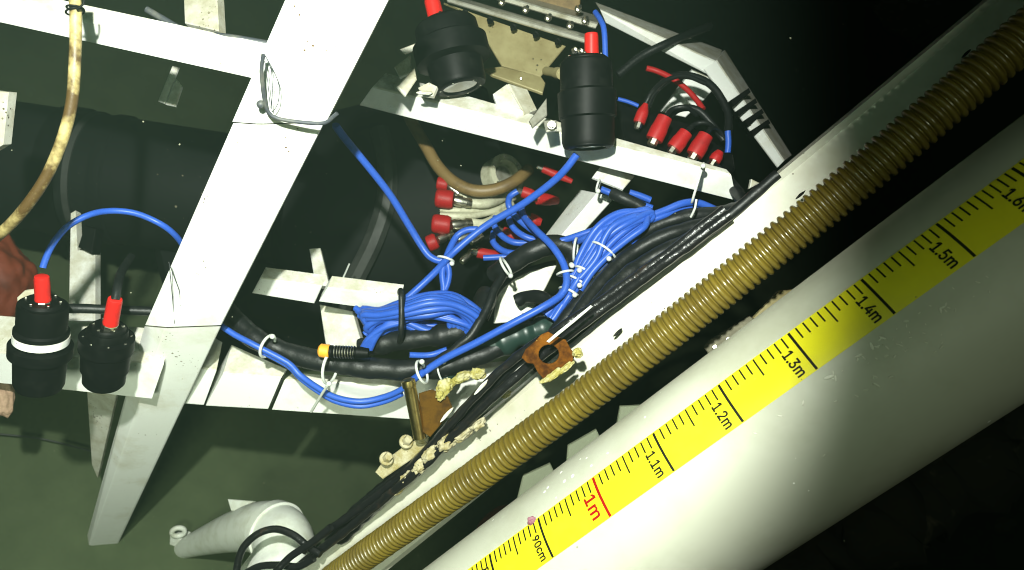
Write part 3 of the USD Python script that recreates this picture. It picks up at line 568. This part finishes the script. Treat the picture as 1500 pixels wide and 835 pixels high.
# ================================================================== blue cables
for lab, pp, r in (('blue cable hanging straight from the post to the tied knot', [(492, 183, 1.2), (500, 196, 1.21), (566, 278, 1.27), (600, 332, 1.30), (618, 361, 1.31), (630, 376, 1.31), (644, 382, 1.31), (652, 378, 1.31)], 5.5),
                   ('long blue cable running diagonally from the upright lamp to the coil', [(845, 226, 1.22), (830, 246, 1.23), (810, 266, 1.25), (767, 298, 1.28), (710, 332, 1.30), (664, 370, 1.30), (641, 395, 1.31), (615, 420, 1.31), (585, 446, 1.30), (556, 468, 1.3), (535, 490, 1.3)], 5.5),
                   ('blue cable curving through the tied knot to the coil', [(700, 336, 1.33), (684, 337, 1.33), (670, 345, 1.33), (660, 362, 1.32), (653, 380, 1.31), (648, 400, 1.31), (650, 420, 1.31), (650, 432, 1.31)], 5),
                   ('second blue cable curving through the tied knot', [(668, 352, 1.34), (660, 370, 1.32), (656, 385, 1.31), (658, 402, 1.31), (653, 422, 1.31), (640, 436, 1.31), (618, 446, 1.3)], 4.5),
                   ('long looping blue cable from the red plugs past the right bundle to the sleeve', [(763, 303, 1.36), (768, 318, 1.35), (785, 337, 1.30), (810, 362, 1.265), (826, 388, 1.25), (830, 414, 1.235), (822, 432, 1.23), (795, 450, 1.22), (752, 473, 1.22), (698, 502, 1.23), (652, 525, 1.24), (618, 547, 1.25), (600, 560, 1.26)], 5.5),
                   ('upper blue loop beside the loose red plugs', [(758, 280, 1.38), (747, 288, 1.38), (745, 300, 1.37), (752, 313, 1.37), (765, 326, 1.36), (784, 340, 1.35), (800, 350, 1.35)], 4.8),
                   ('second blue loop beside the loose red plugs', [(749, 308, 1.39), (746, 322, 1.38), (754, 336, 1.37), (770, 347, 1.36), (788, 352, 1.36)], 4.8),
                   ('third blue loop crossing a red plug', [(726, 318, 1.41), (724, 330, 1.4), (736, 346, 1.39), (753, 355, 1.38), (775, 356, 1.38)], 4.8),
                   ('lowest blue loop crossing a red plug', [(723, 340, 1.42), (722, 354, 1.41), (734, 366, 1.4), (752, 371, 1.39), (770, 368, 1.39)], 4.8),
                   ('short blue cable lying along the lowest red plug', [(708, 378, 1.40), (725, 377, 1.40), (742, 376, 1.40), (760, 372, 1.4)], 4.5),
                   ('blue cable sagging in front of the lower white panels', [(325, 478, 1.24), (345, 491, 1.24), (374, 506, 1.24), (421, 531, 1.25), (439, 549, 1.25), (464, 567, 1.26), (492, 582, 1.27), (528, 588, 1.28), (564, 581, 1.28), (589, 570, 1.27), (606, 557, 1.26)], 4.5),
                   ('lower of the two blue cables sagging before the white panels', [(380, 513, 1.25), (422, 536, 1.26), (440, 554, 1.26), (464, 572, 1.27), (492, 588, 1.28), (528, 595, 1.29), (564, 588, 1.29), (589, 577, 1.28)], 4),
                   ('blue cable arching from the taller lamp housing to the post', [(63, 392, 1.06), (66, 382, 1.06), (77, 358, 1.06), (100, 331, 1.07), (133, 314, 1.08), (165, 309, 1.08), (200, 313, 1.09), (235, 328, 1.10), (256, 344, 1.12), (270, 362, 1.15)], 4.6),
                   ('short blue cable beside the red boot of the upright lamp', [(872, 18, 1.3), (880, 30, 1.28), (885, 45, 1.27), (887, 85, 1.27)], 4.2),
                   ('upper blue cable sweeping right from the big bundle', [(936, 318, 1.26), (955, 315, 1.26), (975, 308, 1.26), (1000, 298, 1.26), (1022, 297, 1.27), (1050, 308, 1.28)], 5.5),
                   ('lower blue cable sweeping right from the big bundle', [(930, 328, 1.26), (950, 324, 1.26), (975, 315, 1.26), (1000, 306, 1.27), (1025, 304, 1.28), (1045, 312, 1.28)], 4.5),
                   ('blue cable disappearing under the tilted black sleeve', [(765, 365, 1.35), (785, 359, 1.31), (808, 354, 1.30), (825, 352, 1.30), (850, 344, 1.29), (885, 332, 1.28), (915, 318, 1.27)], 5),
                   ('blue cable end at the bottom of the black drape', [(600, 520, 1.27), (630, 520, 1.28), (655, 512, 1.28)], 4.5)):
    one('blue_cable', lab, 'cable', cable(pp, r), BLUE, 40)
one('cable_joint', 'black joint with two short blue tails below the upper shelf', 'joint', cable([(897, 283, 1.31), (912, 290, 1.3), (930, 298, 1.3), (942, 305, 1.3)], 9), RUB, 40)
for lab, pp in (('upper blue tail out of the black joint', [(922, 282, 1.31), (938, 287, 1.31), (953, 293, 1.31)]), ('lower blue tail out of the black joint', [(926, 294, 1.3), (942, 300, 1.3), (955, 305, 1.3)]), ('blue tail left of the black joint', [(880, 277, 1.32), (895, 283, 1.32), (905, 288, 1.31)])):
    one('blue_stub', lab, 'cable', cable(pp, 5), BLUE, 40)

# coil on the left, gathered by a black strap
co = Thing('blue_cable_coil', 'flat coil of blue cable gathered by a black strap above the black sleeve', 'cable coil')
for k in range(11):
    f = k / 10; dd = 1.305 - .03 * math.sin(math.pi * f) + rng.uniform(-.008, .008); j = lambda s: rng.uniform(-s, s) * 1.5
    top = 427 + 36 * f + j(3); low = 476 + 22 * f + j(2)
    lx = 528 + 16 * f + j(4); rx = 700 - 10 * f + j(5)
    loop = [(lx, 452 + 34 * f + j(3), dd + .01), (556, 453 + 22 * f + j(2), dd), (588, 444 + 26 * f + j(1.5), dd - .01), (630, top + 2, dd - .012), (668, 436 + 26 * f + j(2), dd), (rx, 460 + 20 * f + j(3), dd + .012), (672, low - 2, dd + .03), (630, low + j(2), dd + .035), (588, 464 + 18 * f + j(1.5), dd + .03), (554, 478 + 16 * f + j(2), dd + .028)]
    co.add('loop', cable(loop, 5.2, closed=True), BLUE, 40)
for k in range(6):
    j = lambda s: rng.uniform(-s, s)
    co.add('loop', cable([(520 + 3 * k, 452 + 4 * k + j(2), 1.31), (545 + j(3), 462 + 5 * k, 1.30), (590, 452 + 4 * k + j(2), 1.285), (625, 450 + 3 * k + j(4), 1.285), (655 + 6 * k, 462 + 3 * k, 1.29), (660 + 6 * k, 500 + j(4), 1.31)], 4.6), BLUE, 40)
for k in range(5):
    co.add('loop', cable([(590, 460 + 3 * k, 1.28), (570 - 2 * k, 472 + 2 * k, 1.28), (552 - 3 * k, 492 + k, 1.285), (542 - 3 * k, 512, 1.29)], 4.6), BLUE, 40)
co.add('strap', sweep(catmull([P(u, v, d) for u, v, d in ((587, 426, 1.27), (588, 445, 1.255), (588, 470, 1.253), (587, 490, 1.262), (585, 500, 1.33), (585, 440, 1.36))], closed=True), 4.5 * 1.28 / F, 8, True), RUB, 40)
co.done()
# bundle on the right
bu = Thing('blue_cable_bundle', 'thick bundle of parallel blue cables beside the dark gap, tied with pale ties', 'cable bundle')
cl = [(946, 314), (922, 328), (892, 350), (866, 385), (845, 415), (830, 440), (812, 470)]
wd = [16, 23, 27, 21, 14, 13, 21]
def along(f, dz, jit):
    out = []
    for i, ((u, v), w_) in enumerate(zip(cl, wd)):
        a = np.array(cl[min(i + 1, 6)]) - np.array(cl[max(i - 1, 0)]); a = a / np.linalg.norm(a); o = f * w_ + rng.uniform(-jit, jit)
        out.append((u - a[1] * o, v + a[0] * o, 1.265 - .022 * math.cos(f * 1.4) + dz + rng.uniform(-.004, .004)))
    return out
for k in range(9):
    f = (k + .5) / 9; up = along(f * (1 if k % 2 else -1), 0, 2.2)[::-1]; dn = along((.9 - f) * (-1 if k % 2 else 1), .012 if k % 3 else -.004, 2.2)
    tip = (cl[0][0] + 6 + rng.uniform(-7, 6), cl[0][1] - 2 + rng.uniform(-6, 7), 1.255)
    bu.add('strand', cable(up[:-1] + [tip] + dn[1:], 5.2), BLUE, 40)
for k, pts in enumerate(([(930, 316, 1.24), (900, 330, 1.235), (885, 350, 1.235), (874, 378, 1.235), (850, 408, 1.235)], [(948, 318, 1.25), (944, 332, 1.235), (920, 350, 1.235), (893, 372, 1.235), (868, 398, 1.235), (850, 425, 1.235)], [(905, 330, 1.24), (880, 338, 1.25), (855, 350, 1.27), (842, 356, 1.3)], [(900, 338, 1.24), (878, 347, 1.25), (858, 356, 1.27)])):
    bu.add('strand', cable(pts, 5.2), BLUE, 40)
bu.done()
# ================================================================== pale cable ties
def tie(label, u, v, d, r, dirpx, head, w=2.2, oval=1., tail=None, m=TIE):
    T = Thing('cable_tie', label, 'cable tie')
    T.add('strap', ring_at(u, v, d, r, dirpx, w * .85, oval=oval, tilt=.22), m, 40)
    h = P(*head); a = h - unit(ray(head[0], head[1])) * .0
    T.add('head', trimesh.creation.icosphere(2, .0045).apply_translation(a), m, 60)
    if tail: T.add('tail', cable(tail, w * .8), m, 40)
    T.done()
tie('pale tie round the knot of blue cables above the coil', 653, 380, 1.31, 12, (-.3, 1), (662, 386, 1.295))
tie('pale tie high on the right blue bundle', 884, 368, 1.25, 21, (-.6, .8), (892, 379, 1.22), oval=.9)
tie('pale tie halfway down the right blue bundle', 856, 399, 1.25, 15, (-.55, .83), (849, 396, 1.23))
tie('upper of two pale ties at the narrow neck of the right bundle', 845, 413, 1.25, 15, (-.55, .83), (849, 418, 1.22))
tie('lower of two pale ties at the narrow neck of the right bundle', 835, 430, 1.25, 17, (-.5, .85), (842, 432, 1.22))
tie('small pale tie beside the long looping blue cable', 828, 400, 1.25, 12, (.2, 1), (838, 389, 1.23), oval=1.)
tie('pale tie at the left end of the lower black sleeve', 392, 507, 1.25, 17, (.9, .35), (399, 493, 1.22), 2.6)
tie('pale tie with a long tail over the lower black sleeve', 484, 538, 1.25, 24, (1, .15), (482, 562, 1.22), 2.6, tail=[(480, 564, 1.22), (470, 580, 1.25), (456, 603, 1.30)])
tie('pale tie at the right end of the lower black sleeve', 618, 545, 1.23, 17, (.9, -.35), (618, 530, 1.20), 2.4)
tie('thin pale tie beside the yellow sealant', 648, 545, 1.27, 16, (.9, -.3), (650, 530, 1.25), 1.6)
tie('pale tie at the right end of the tilted black sleeve', 843, 366, 1.27, 17, (1, .1), (837, 388, 1.25), 2.2)
tie('pale tie at the left end of the tilted black sleeve', 741, 391, 1.29, 15, (.85, -.5), (748, 404, 1.27), 2.4)
tie('pale tie hanging round the right end of the upper shelf', 1022, 268, 1.20, 30, (1, .3), (1030, 243, 1.17), 2.2, oval=.6, tail=[(1020, 292, 1.19), (1018, 305, 1.19), (1012, 318, 1.2)])
tie('pale tie on the left strand under the upper shelf tab', 876, 272, 1.31, 9, (1, .3), (876, 280, 1.30), 1.8)

# ================================================================== black sleeves and cables
for nm, lab, pp, r, mm, wv in (
    ('black_sleeve', 'thick black cable sleeve lying along the lower white panels', [(330, 455, 1.30), (355, 480, 1.29), (390, 504, 1.28), (450, 524, 1.28), (520, 537, 1.28), (590, 541, 1.28), (640, 538, 1.28), (700, 522, 1.28), (745, 500, 1.29), (775, 470, 1.31)], 15, RUB, .15),
    ('black_sleeve', 'second black sleeve under the left part of the lower panels', [(338, 470, 1.33), (372, 496, 1.32), (420, 518, 1.31), (470, 528, 1.31)], 15, RUB, .15),
    ('black_drape', 'black taped bundle under the blue coil', [(528, 512, 1.33), (560, 502, 1.32), (610, 496, 1.31), (660, 490, 1.31), (688, 478, 1.32), (704, 455, 1.34), (714, 430, 1.38)], 15, RUB, .2),
    ('black_sleeve', 'tilted black sleeve over the white cross channel', [(724, 402, 1.36), (745, 388, 1.33), (780, 368, 1.31), (815, 358, 1.31), (838, 364, 1.31), (846, 382, 1.31)], 14, RUB, .1),
    ('black_cable', 'black cable edging the lower white channel on the left', [(712, 470, 1.36), (722, 440, 1.38), (742, 412, 1.39), (775, 395, 1.40), (815, 385, 1.40)], 4, RUB, 0),
    ('black_sleeve', 'black sleeve wrapped below the right blue bundle', [(758, 440, 1.36), (772, 434, 1.35), (790, 434, 1.33), (806, 444, 1.31), (812, 460, 1.29)], 10, RUB, .15),
    ('black_cable', 'black cable from the coil down to the lower panels', [(738, 398, 1.33), (722, 430, 1.30), (708, 462, 1.28), (690, 490, 1.27), (664, 514, 1.27), (630, 535, 1.27)], 6.5, RUB, 0),
    ('green_wrap', 'dark green plastic wrap between the blue cable and the rusty bracket', [(648, 545, 1.31), (690, 520, 1.30), (740, 498, 1.29), (785, 484, 1.29), (820, 470, 1.3)], 20, GREENB, .3)):
    one(nm, lab, 'sleeve' if 'sleeve' in nm else 'cable' if 'cable' in nm else 'wrap', cable(pp, r, sides=18, rvar=wv, seed=len(lab), wob=.004), mm, 40)
for k, (lab, pp, r) in enumerate((
    ('glossy black cable nearest the white rail, from the pipe elbow upward', [(418, 845, 1.42), (450, 820, 1.40), (480, 798, 1.38), (530, 758, 1.34), (580, 716, 1.29), (620, 682, 1.26), (680, 622, 1.22), (720, 584, 1.19), (770, 540, 1.17), (830, 492, 1.14), (900, 440, 1.12), (980, 380, 1.08), (1070, 314, 1.05)], 7),
    ('glossy black cable second from the white rail', [(446, 806, 1.42), (480, 778, 1.38), (540, 735, 1.34), (600, 685, 1.29), (650, 632, 1.24), (700, 576, 1.20), (760, 520, 1.17), (830, 474, 1.14), (900, 428, 1.12), (980, 370, 1.09), (1062, 306, 1.06)], 6.5),
    ('matt black cable on the far side of the black cables beside the rail', [(480, 792, 1.42), (520, 746, 1.38), (580, 700, 1.33), (625, 662, 1.29), (690, 598, 1.24), (750, 538, 1.20), (810, 494, 1.17), (880, 448, 1.14), (960, 394, 1.11), (1040, 338, 1.08), (1140, 256, 1.05)], 7),
    ('thick taped black bundle beside the lower white rail', [(496, 786, 1.42), (530, 752, 1.39), (570, 714, 1.35), (606, 684, 1.32)], 15))):
    one('rail_cable', lab, 'cable', cable(pp, r, sides=14, rvar=.12, wob=.002, seed=k * 3 + 1), GLOSS if k != 2 else RUB, 40)
for k, (lab, pp, r) in enumerate((
    ('outermost black hose arching right of the blue bundle', [(812, 490, 1.22), (850, 440, 1.24), (890, 388, 1.26), (940, 342, 1.27), (1000, 318, 1.26), (1060, 312, 1.22), (1100, 300, 1.15)], 11),
    ('middle black hose arching right of the blue bundle', [(840, 470, 1.18), (880, 415, 1.21), (925, 372, 1.23), (980, 343, 1.22), (1050, 325, 1.18)], 11),
    ('innermost black hose arching right of the blue bundle', [(870, 455, 1.15), (910, 410, 1.17), (955, 378, 1.18), (1010, 352, 1.16)], 12),
    ('black cable behind the shelf end', [(1040, 240, 1.3), (1075, 275, 1.25), (1090, 300, 1.2)], 9))):
    one('black_hose', lab, 'hose', cable(pp, r, sides=14, rvar=.1, seed=k), RUB, 40)
one('silver_tape', 'pale scuffed strip of tape on the black cables near the rusty bracket', 'strip', slab([(800, 500, 1.08), (815, 487, 1.08), (865, 447, 1.06), (868, 449, 1.06), (842, 471, 1.07), (804, 502, 1.08)], .002, .0005), TIE, 20)
for k, (u, v, l, lab) in enumerate(((705, 567, 16, 'long pale scuff of paint on the black cables beside the brass pin'), (655, 607, 14, 'pale scuff of paint on the black cables under the brown plate'))):
    one('paint_scuff', lab, 'scuff', blob(u, v, (1.185, 1.215)[k], l, 2.6, 3, .35, k, 2, .85), WHITE, 30)
pb = Thing('probe', 'black threaded probe with an orange collar lying on the black sleeve', 'probe')
pb.add('barrel', lathe(P(483, 515, 1.235), P(540, 517, 1.235), [(0, .011), (.08, .011), (.1, .0085)] + [(.12 + .56 * i / 29, .0088 + .0022 * ((i // 2) % 2)) for i in range(30)] + [(.7, .011), (1, .008)], 24), BLACK, 30)
for i in range(8): s = .14 + .07 * i; pb.add('spring_turn', ring_at(483 + 57 * s, 515 + 2 * s, 1.235, 8.6, (1, .03), 1.0), STEEL, 40)
pb.add('collar', lathe(P(467, 513, 1.235), P(484, 515, 1.235), [(0, .008), (.15, .0115), (.85, .0118), (1, .009)], 24), ORANGE, 40)
pb.done()

# ================================================================== rusty brackets, sealant, pin
th = np.linspace(0, 2 * np.pi, 22, endpoint=False)
one('rusty_bracket', 'rusty bracket plate with a round hole on the white rail', 'bracket', slab([(764, 524, 1.12), (770, 512, 1.12), (784, 500, 1.12), (793, 490, 1.12), (803, 486, 1.12), (816, 493, 1.12), (829, 498, 1.12), (836, 511, 1.12), (843, 519, 1.12), (838, 531, 1.12), (826, 538, 1.12), (818, 549, 1.12), (806, 551, 1.12), (797, 557, 1.12), (788, 546, 1.12), (781, 533, 1.12), (772, 532, 1.12)], .006, .001, hole=[(804 + 15 * math.cos(a), 519 + 14 * math.sin(a), 1.12) for a in th]), RUST, 20)
one('rusty_bracket', 'plain brown rusty plate beside the brass pin', 'bracket', slab([(613, 576, 1.24), (632, 570, 1.24), (655, 578, 1.24), (664, 600, 1.23), (645, 622, 1.22), (630, 640, 1.22), (618, 632, 1.22)], .006, .001), BROWNR, 20)
bp = Thing('brass_pin', 'upright brass pin in front of the lower white panels', 'pin')
bp.add('shank', lathe(P(600, 566, 1.21), P(615, 641, 1.23), [(0, .0105), (.9, .0108), (1, .0108)], 28), BRASS, 40)
bp.add('pin_head', lathe(P(597, 555, 1.208), P(600, 567, 1.21), [(0, .008), (.2, .0118), (.85, .0120), (1, .011)], 28), BRASS, 40)
bp.done()
def lumps(seed, spots, m=FLAKE): return [blob(u, v, d, rx, ry, rz, .55, seed + i, 3, rot, 2.4) for i, (u, v, d, rx, ry, rz, rot) in enumerate(spots)]
one('sealant_lump', 'crumbly yellow sealant above the brown rusty plate', 'sealant', lumps(1, [(652, 566, 1.235, 12, 10, 9, .6), (676, 553, 1.24, 14, 7, 8, .5), (700, 548, 1.24, 11, 9, 8, .2), (645, 578, 1.23, 7, 8, 8, 0)]), YFLAKE, 60)
one('sealant_lump', 'small yellow sealant lump under the black cables', 'sealant', lumps(5, [(735, 566, 1.24, 9, 8, 8, .4), (742, 578, 1.23, 8, 4, 6, .6)]), YFLAKE, 60)
one('sealant_lump', 'cream flaking sealant along the bottom of the holed bracket', 'sealant', lumps(8, [(812, 549, 1.105, 18, 5, 5, .6), (830, 538, 1.10, 13, 4, 5, .7), (800, 557, 1.11, 9, 4, 4, .4), (846, 517, 1.095, 7, 7, 7, 0)]), YFLAKE, 60)
one('sealant_lump', 'cream foam band with a ragged edge left of the white rail', 'sealant', lumps(12, [(632, 664, 1.25, 16, 9, 9, .7), (655, 648, 1.24, 16, 10, 10, .6), (680, 634, 1.23, 18, 8, 9, .7), (617, 682, 1.26, 14, 8, 8, .8), (700, 622, 1.22, 12, 6, 8, .6), (597, 700, 1.28, 12, 7, 8, .7), (584, 716, 1.3, 14, 6, 8, .7)]), FLAKE, 60)
cpth = Thing('clamp_plate', 'cream painted clamp plate with bolt heads below the brass pin', 'plate')
cpth.add('plate', slab([(549, 692, 1.30), (560, 677, 1.30), (590, 655, 1.29), (612, 643, 1.28), (626, 650, 1.28), (604, 672, 1.28), (560, 702, 1.30)], .012), FLAKE, 20)
for u, v in ((566, 672), (595, 647), (618, 640)): c = P(u, v, 1.275); cpth.add('bolt_head', bolt(c, .4 * unit(CAM - c) + np.array([0, 0, 1.]), .0085, .014), FLAKE, 30)
cpth.done()

# ================================================================== cords and hoses on the left
ec = Thing('elastic_cord', 'grey elastic cord with a bead looped round the post sleeve', 'cord')
dd = lambda v: dpost(v) * .985
ec.add('cord', cable([(u, v, dd(v)) for u, v in ((386, 80), (383, 104), (387, 144), (393, 164), (408, 174), (450, 180), (476, 180), (487, 172), (494, 166))], 3.0), GREYBLUE, 40)
ec.add('bead', trimesh.creation.icosphere(3, 6.5 * .87 / F).apply_translation(P(382, 153, dd(153))), GREYBLUE, True)
ec.done()
for k, (lab, pp) in enumerate((('thin wire bowed left on the post sleeve', [(389, 82), (397, 102), (399, 130), (398, 160)]), ('thin wire bowed right on the post sleeve', [(390, 84), (402, 106), (409, 128), (407, 152), (399, 164)]), ('short thin wire on the post sleeve', [(388, 90), (392, 118), (396, 158)]))):
    one('thin_wire', lab, 'wire', cable([(u, v, dd(v)) for u, v in pp], .7, sides=6), GREYBLUE, 40)
for lab, pp in (('thin wire hanging on the left edge of the post', [(247, 384), (256, 408), (263, 428), (264, 448)]), ('longer thin wire hanging to the post seam', [(248, 388), (252, 430), (256, 474)])):
    one('thin_wire', lab, 'wire', cable([(u, v, dpost(v) * 1.0) for u, v in pp], .6, sides=6), GREYBLUE, 40)
one('worn_hose', 'worn cream and brown hose hanging in a curve at the far left', 'hose', cable([(108, -20, .84), (110, 0, .84), (111, 33, .84), (110, 84, .84), (105, 151, .85), (90, 208, .86), (66, 262, .87), (33, 309, .88), (0, 343, .9), (-30, 368, .92)], 8.0, sides=20), OLDHOSE, 40)
one('wire_lashing', 'dark wire lashing where the worn hose crosses the top beam', 'wire', [ring_at(110, 12, .84, 11, (0, 1), 1.6), ring_at(110, 17, .84, 12, (.3, 1), 1.6), cable([(112, 14, .83), (122, 6, .83), (124, -6, .83)], 1.6)], BLACK, 40)
one('grey_hose', 'grey blue hose lying along the top of the upper left beam', 'hose', cable([(215, 14, .95), (241, 29, .95), (265, 42, .95), (300, 50, .95), (345, 56, .95), (392, 64, .96)], 5), GREYBLUE, 40)
bt = Thing('black_tank', 'long dull black tank behind the beams at the far left', 'tank')
a, b = P(-160, 215, 1.75), P(420, 300, 1.85)
bt.add('shell', lathe(a, b, [(0, .10), (.02, .15), (.55, .155), (.56, .16), (.585, .16), (.59, .155), (1, .155)], 64), TANK, 40)
bt.add('strap', lathe(a, b, [(.43, .162), (.48, .162)], 64), BLACK, 40)
bt.add('strap', lathe(a, b, [(.50, .159), (.515, .159)], 64), DULL, 40)
bt.done()
dr = Thing('black_drum', 'large dull black drum behind the middle of the frame', 'drum')
c0 = P(545, 330, 2.15); ax = unit(UP * .8 + .25 * cr)
dr.add('shell', lathe(c0 - ax * .5, c0 + ax * .42, [(0, .30), (.04, .34), (.96, .34), (1, .30)], 72), TANK, 40)
dr.add('strap', cable([(556, 190, 1.83), (566, 235, 1.81), (566, 290, 1.80), (548, 350, 1.80), (516, 415, 1.82), (500, 450, 1.85)], 15, sides=8), DULL, 40)
dr.done()
one('scratch_strip', 'thin bright strip end on the dark drum near the white upright', 'strip', cable([(497, 418, 1.6), (505, 402, 1.6), (512, 386, 1.6)], 1.3), TIE, 40)
one('black_cable', 'black cable running from the housings to the post', 'cable', cable([(85, 452, 1.14), (120, 452, 1.16), (170, 454, 1.18), (225, 456, 1.2)], 7), RUB, 40)
one('black_cable', 'dim black cable rising from the shorter lamp housing', 'cable', cable([(169, 440, 1.07), (172, 420, 1.08), (178, 398, 1.12), (192, 376, 1.18)], 6), RUB, 40)
one('black_clip', 'small black clip on the pale upright at the left', 'clip', slab([(114, 362, 1.46), (124, 330, 1.46), (140, 335, 1.46), (134, 372, 1.46)], .03), BLACK, 20)
one('orange_float', 'dim orange float at the left edge of the picture', 'float', blob(-8, 410, 1.6, 52, 66, 50, .25, 2, 4), FLOAT, True)
one('clay_clump', 'pinkish clump hanging at the left edge under the lamp beam', 'clump', blob(4, 583, 1.35, 14, 26, 14, .5, 6, 3), CLUMP, True)
one('rope', 'thin pale rope lying on the seabed at lower left', 'rope', cable([(-20, 634, floor_d(-20, 634, .03)), (56, 642, floor_d(56, 642, .03)), (112, 655, floor_d(112, 655, .03)), (150, 666, floor_d(150, 666, .03))], 1.3), DULL, 40)

# ================================================================== pipe elbow at the bottom
pe = Thing('pipe_elbow', 'pale bent pipe with a small ring lug near the bottom edge', 'pipe')
pc = [(262, 806, 2.0, 14), (300, 792, 1.9, 22), (345, 778, 1.78, 32), (385, 772, 1.68, 40), (412, 786, 1.62, 46), (415, 820, 1.58, 50), (395, 858, 1.55, 54), (370, 900, 1.5, 56)]
w = catmull([np.r_[P(*q[:3]), q[3] * q[2] / F] for q in pc], .012)
pe.add('bend', sweep(w[:, :3], w[:, 3] * .92, 40), PIPEM, 40)
pe.add('collar', sweep(w[-18:-15, :3], w[-18:-15, 3] * 1.0, 40), PIPEM, 40)
pe.add('fin', slab([(333, 731, 1.75), (370, 734, 1.72), (352, 750, 1.72), (338, 748, 1.74)], .012), PIPEM, 20)
pe.add('ring_lug', ring_at(261, 779, 1.93, 8.5, (.4, .6), 3.6, tilt=.9, sides=12), PIPEM, 40)
pe.add('lug_post', slab([(249, 786, 1.95), (258, 788, 1.95), (272, 792, 1.95), (276, 812, 1.98), (247, 812, 1.98)], .03), PIPEM, 20)
pe.done()
one('cable_loop', 'black cable curled in a loop over the pipe elbow', 'cable', cable([(346, 862, 1.40), (347, 832, 1.40), (356, 803, 1.40), (378, 782, 1.40), (404, 775, 1.40), (430, 784, 1.39), (450, 800, 1.38), (470, 812, 1.37)], 5.5), GLOSS, 40)
one('cable_loop', 'second black cable passing under the loop on the pipe elbow', 'cable', cable([(356, 842, 1.42), (380, 830, 1.41), (410, 828, 1.40), (436, 830, 1.39), (460, 818, 1.38)], 5.5), GLOSS, 40)
one('cable_loop', 'black cable end crossing the loop on the pipe elbow', 'cable', cable([(400, 842, 1.36), (425, 816, 1.36), (455, 796, 1.35), (485, 772, 1.34)], 5.5), GLOSS, 40)

# ================================================================== cloudy plastic clips between the hose and the measured tube
for lab, pts, dd_ in (('lowest cloudy plastic clip behind the measuring tube', [(756, 738), (766, 698), (806, 680), (816, 700)], 1.22),
                      ('middle cloudy plastic clip behind the measuring tube', [(829, 692), (832, 654), (874, 630), (886, 655)], 1.18),
                      ('upper cloudy plastic clip behind the measuring tube', [(901, 642), (909, 596), (948, 594), (964, 605)], 1.14)):
    one('plastic_clip', lab, 'clip', slab([(u, v, dd_) for u, v in pts], .012, .002), CLEAR, 20)
sp = Thing('bolted_strip', 'small dark plate with bright bolts between the hose and the tape', 'plate')
sp.add('plate', slab([(1031, 510, 1.15), (1038, 500, 1.15), (1098, 464, 1.12), (1116, 478, 1.12), (1050, 534, 1.15)], .01, .002), mat('smoky_plate', (.13, .12, .085), .3, dirt=(.2, .19, .13), dscale=40), 20)
for u, v in ((1047, 508), (1067, 497), (1088, 477), (1050, 519), (1097, 489), (1099, 470)): c = P(u, v, 1.135); sp.add('bolt', bolt(c, CAM - c, .004, .005, False), BOLT, False)
sp.done()
one('olive_sheet', 'plain olive sheet above the small bolted plate', 'sheet', slab([(1104, 466, 1.13), (1142, 426, 1.12), (1194, 423, 1.12), (1200, 430, 1.12), (1120, 486, 1.13)], .008), TAN, 20)
one('orange_float', 'orange red float glimpsed below the ribbed hose', 'float', blob(722, 768, 1.62, 36, 16, 22, .2, 8, 3, .75), FLOAT, True)

# ================================================================== far right
for k, (u, v, lab) in enumerate(((1405, 690, 'pale stone on the dark seabed under the tube'), (1432, 718, 'small pale stone right of the tube edge'), (1490, 690, 'pale stone at the right edge'), (1300, 810, 'dim stone at the bottom right'), (1370, 750, 'dim stone in the dark below the tube'), (1470, 770, 'flat dim stone near the right edge'))):
    d_ = floor_d(u, v, .03); one('seabed_stone', lab, 'stone', blob(u, v, d_, 16 + 3 * k % 7, 9, 12, .5, k, 3, .5), STONE, False)
one('far_block', 'dim grey block in the dark at the top right', 'block', slab([(1325, -25, 2.2), (1420, -30, 2.2), (1385, 28, 2.2), (1345, 5, 2.2)], .2), DULL, 20)

one('rough_ledge', 'dark rough ledge with pale blotches under the measuring tube at lower right', 'ledge', cable([(1060, 930, 1.75), (1200, 838, 1.72), (1330, 752, 1.70), (1440, 682, 1.68), (1560, 600, 1.66)], 52, sides=40, rvar=.5, wob=.05, seed=3, step=.012), mat('dark_crust', (.03, .03, .02), .9, dirt=(.20, .17, .12), dscale=13, dlo=.56, dhi=.72, bump=.8, bscale=40), True)

# ================================================================== murky water
hz = trimesh.creation.box([34, 34, 4.2]); hz.apply_translation([0, 1.6, 1.1])
usdkit.material(stage, '/World/Looks/murky_water', {'v': ('principled_volume', {'color': (.34, .56, .42), 'density': HAZE, 'anisotropy': .65})}, volume='v.volume')
h = usdkit.mesh(stage, '/World/haze', hz, '/World/Looks/murky_water')
h.GetPrim().SetCustomDataByKey('kind', 'stuff'); h.GetPrim().SetCustomDataByKey('label', 'greenish murky water that fills the whole view'); h.GetPrim().SetCustomDataByKey('category', 'murky water')

pts = []
for i in range(70):
    u, v, d = rng.uniform(0, 1300), rng.uniform(0, 835), rng.uniform(.62, 1.9)
    q = trimesh.creation.icosphere(1, rng.uniform(.0004, .0010)); q.vertices = q.vertices * rng.uniform(.6, 1.5, 3) + P(u, v, d); pts.append(q)
one('drifting_silt', 'pale silt specks drifting in the murky water', 'silt', pts, STONE, True, kind='stuff')
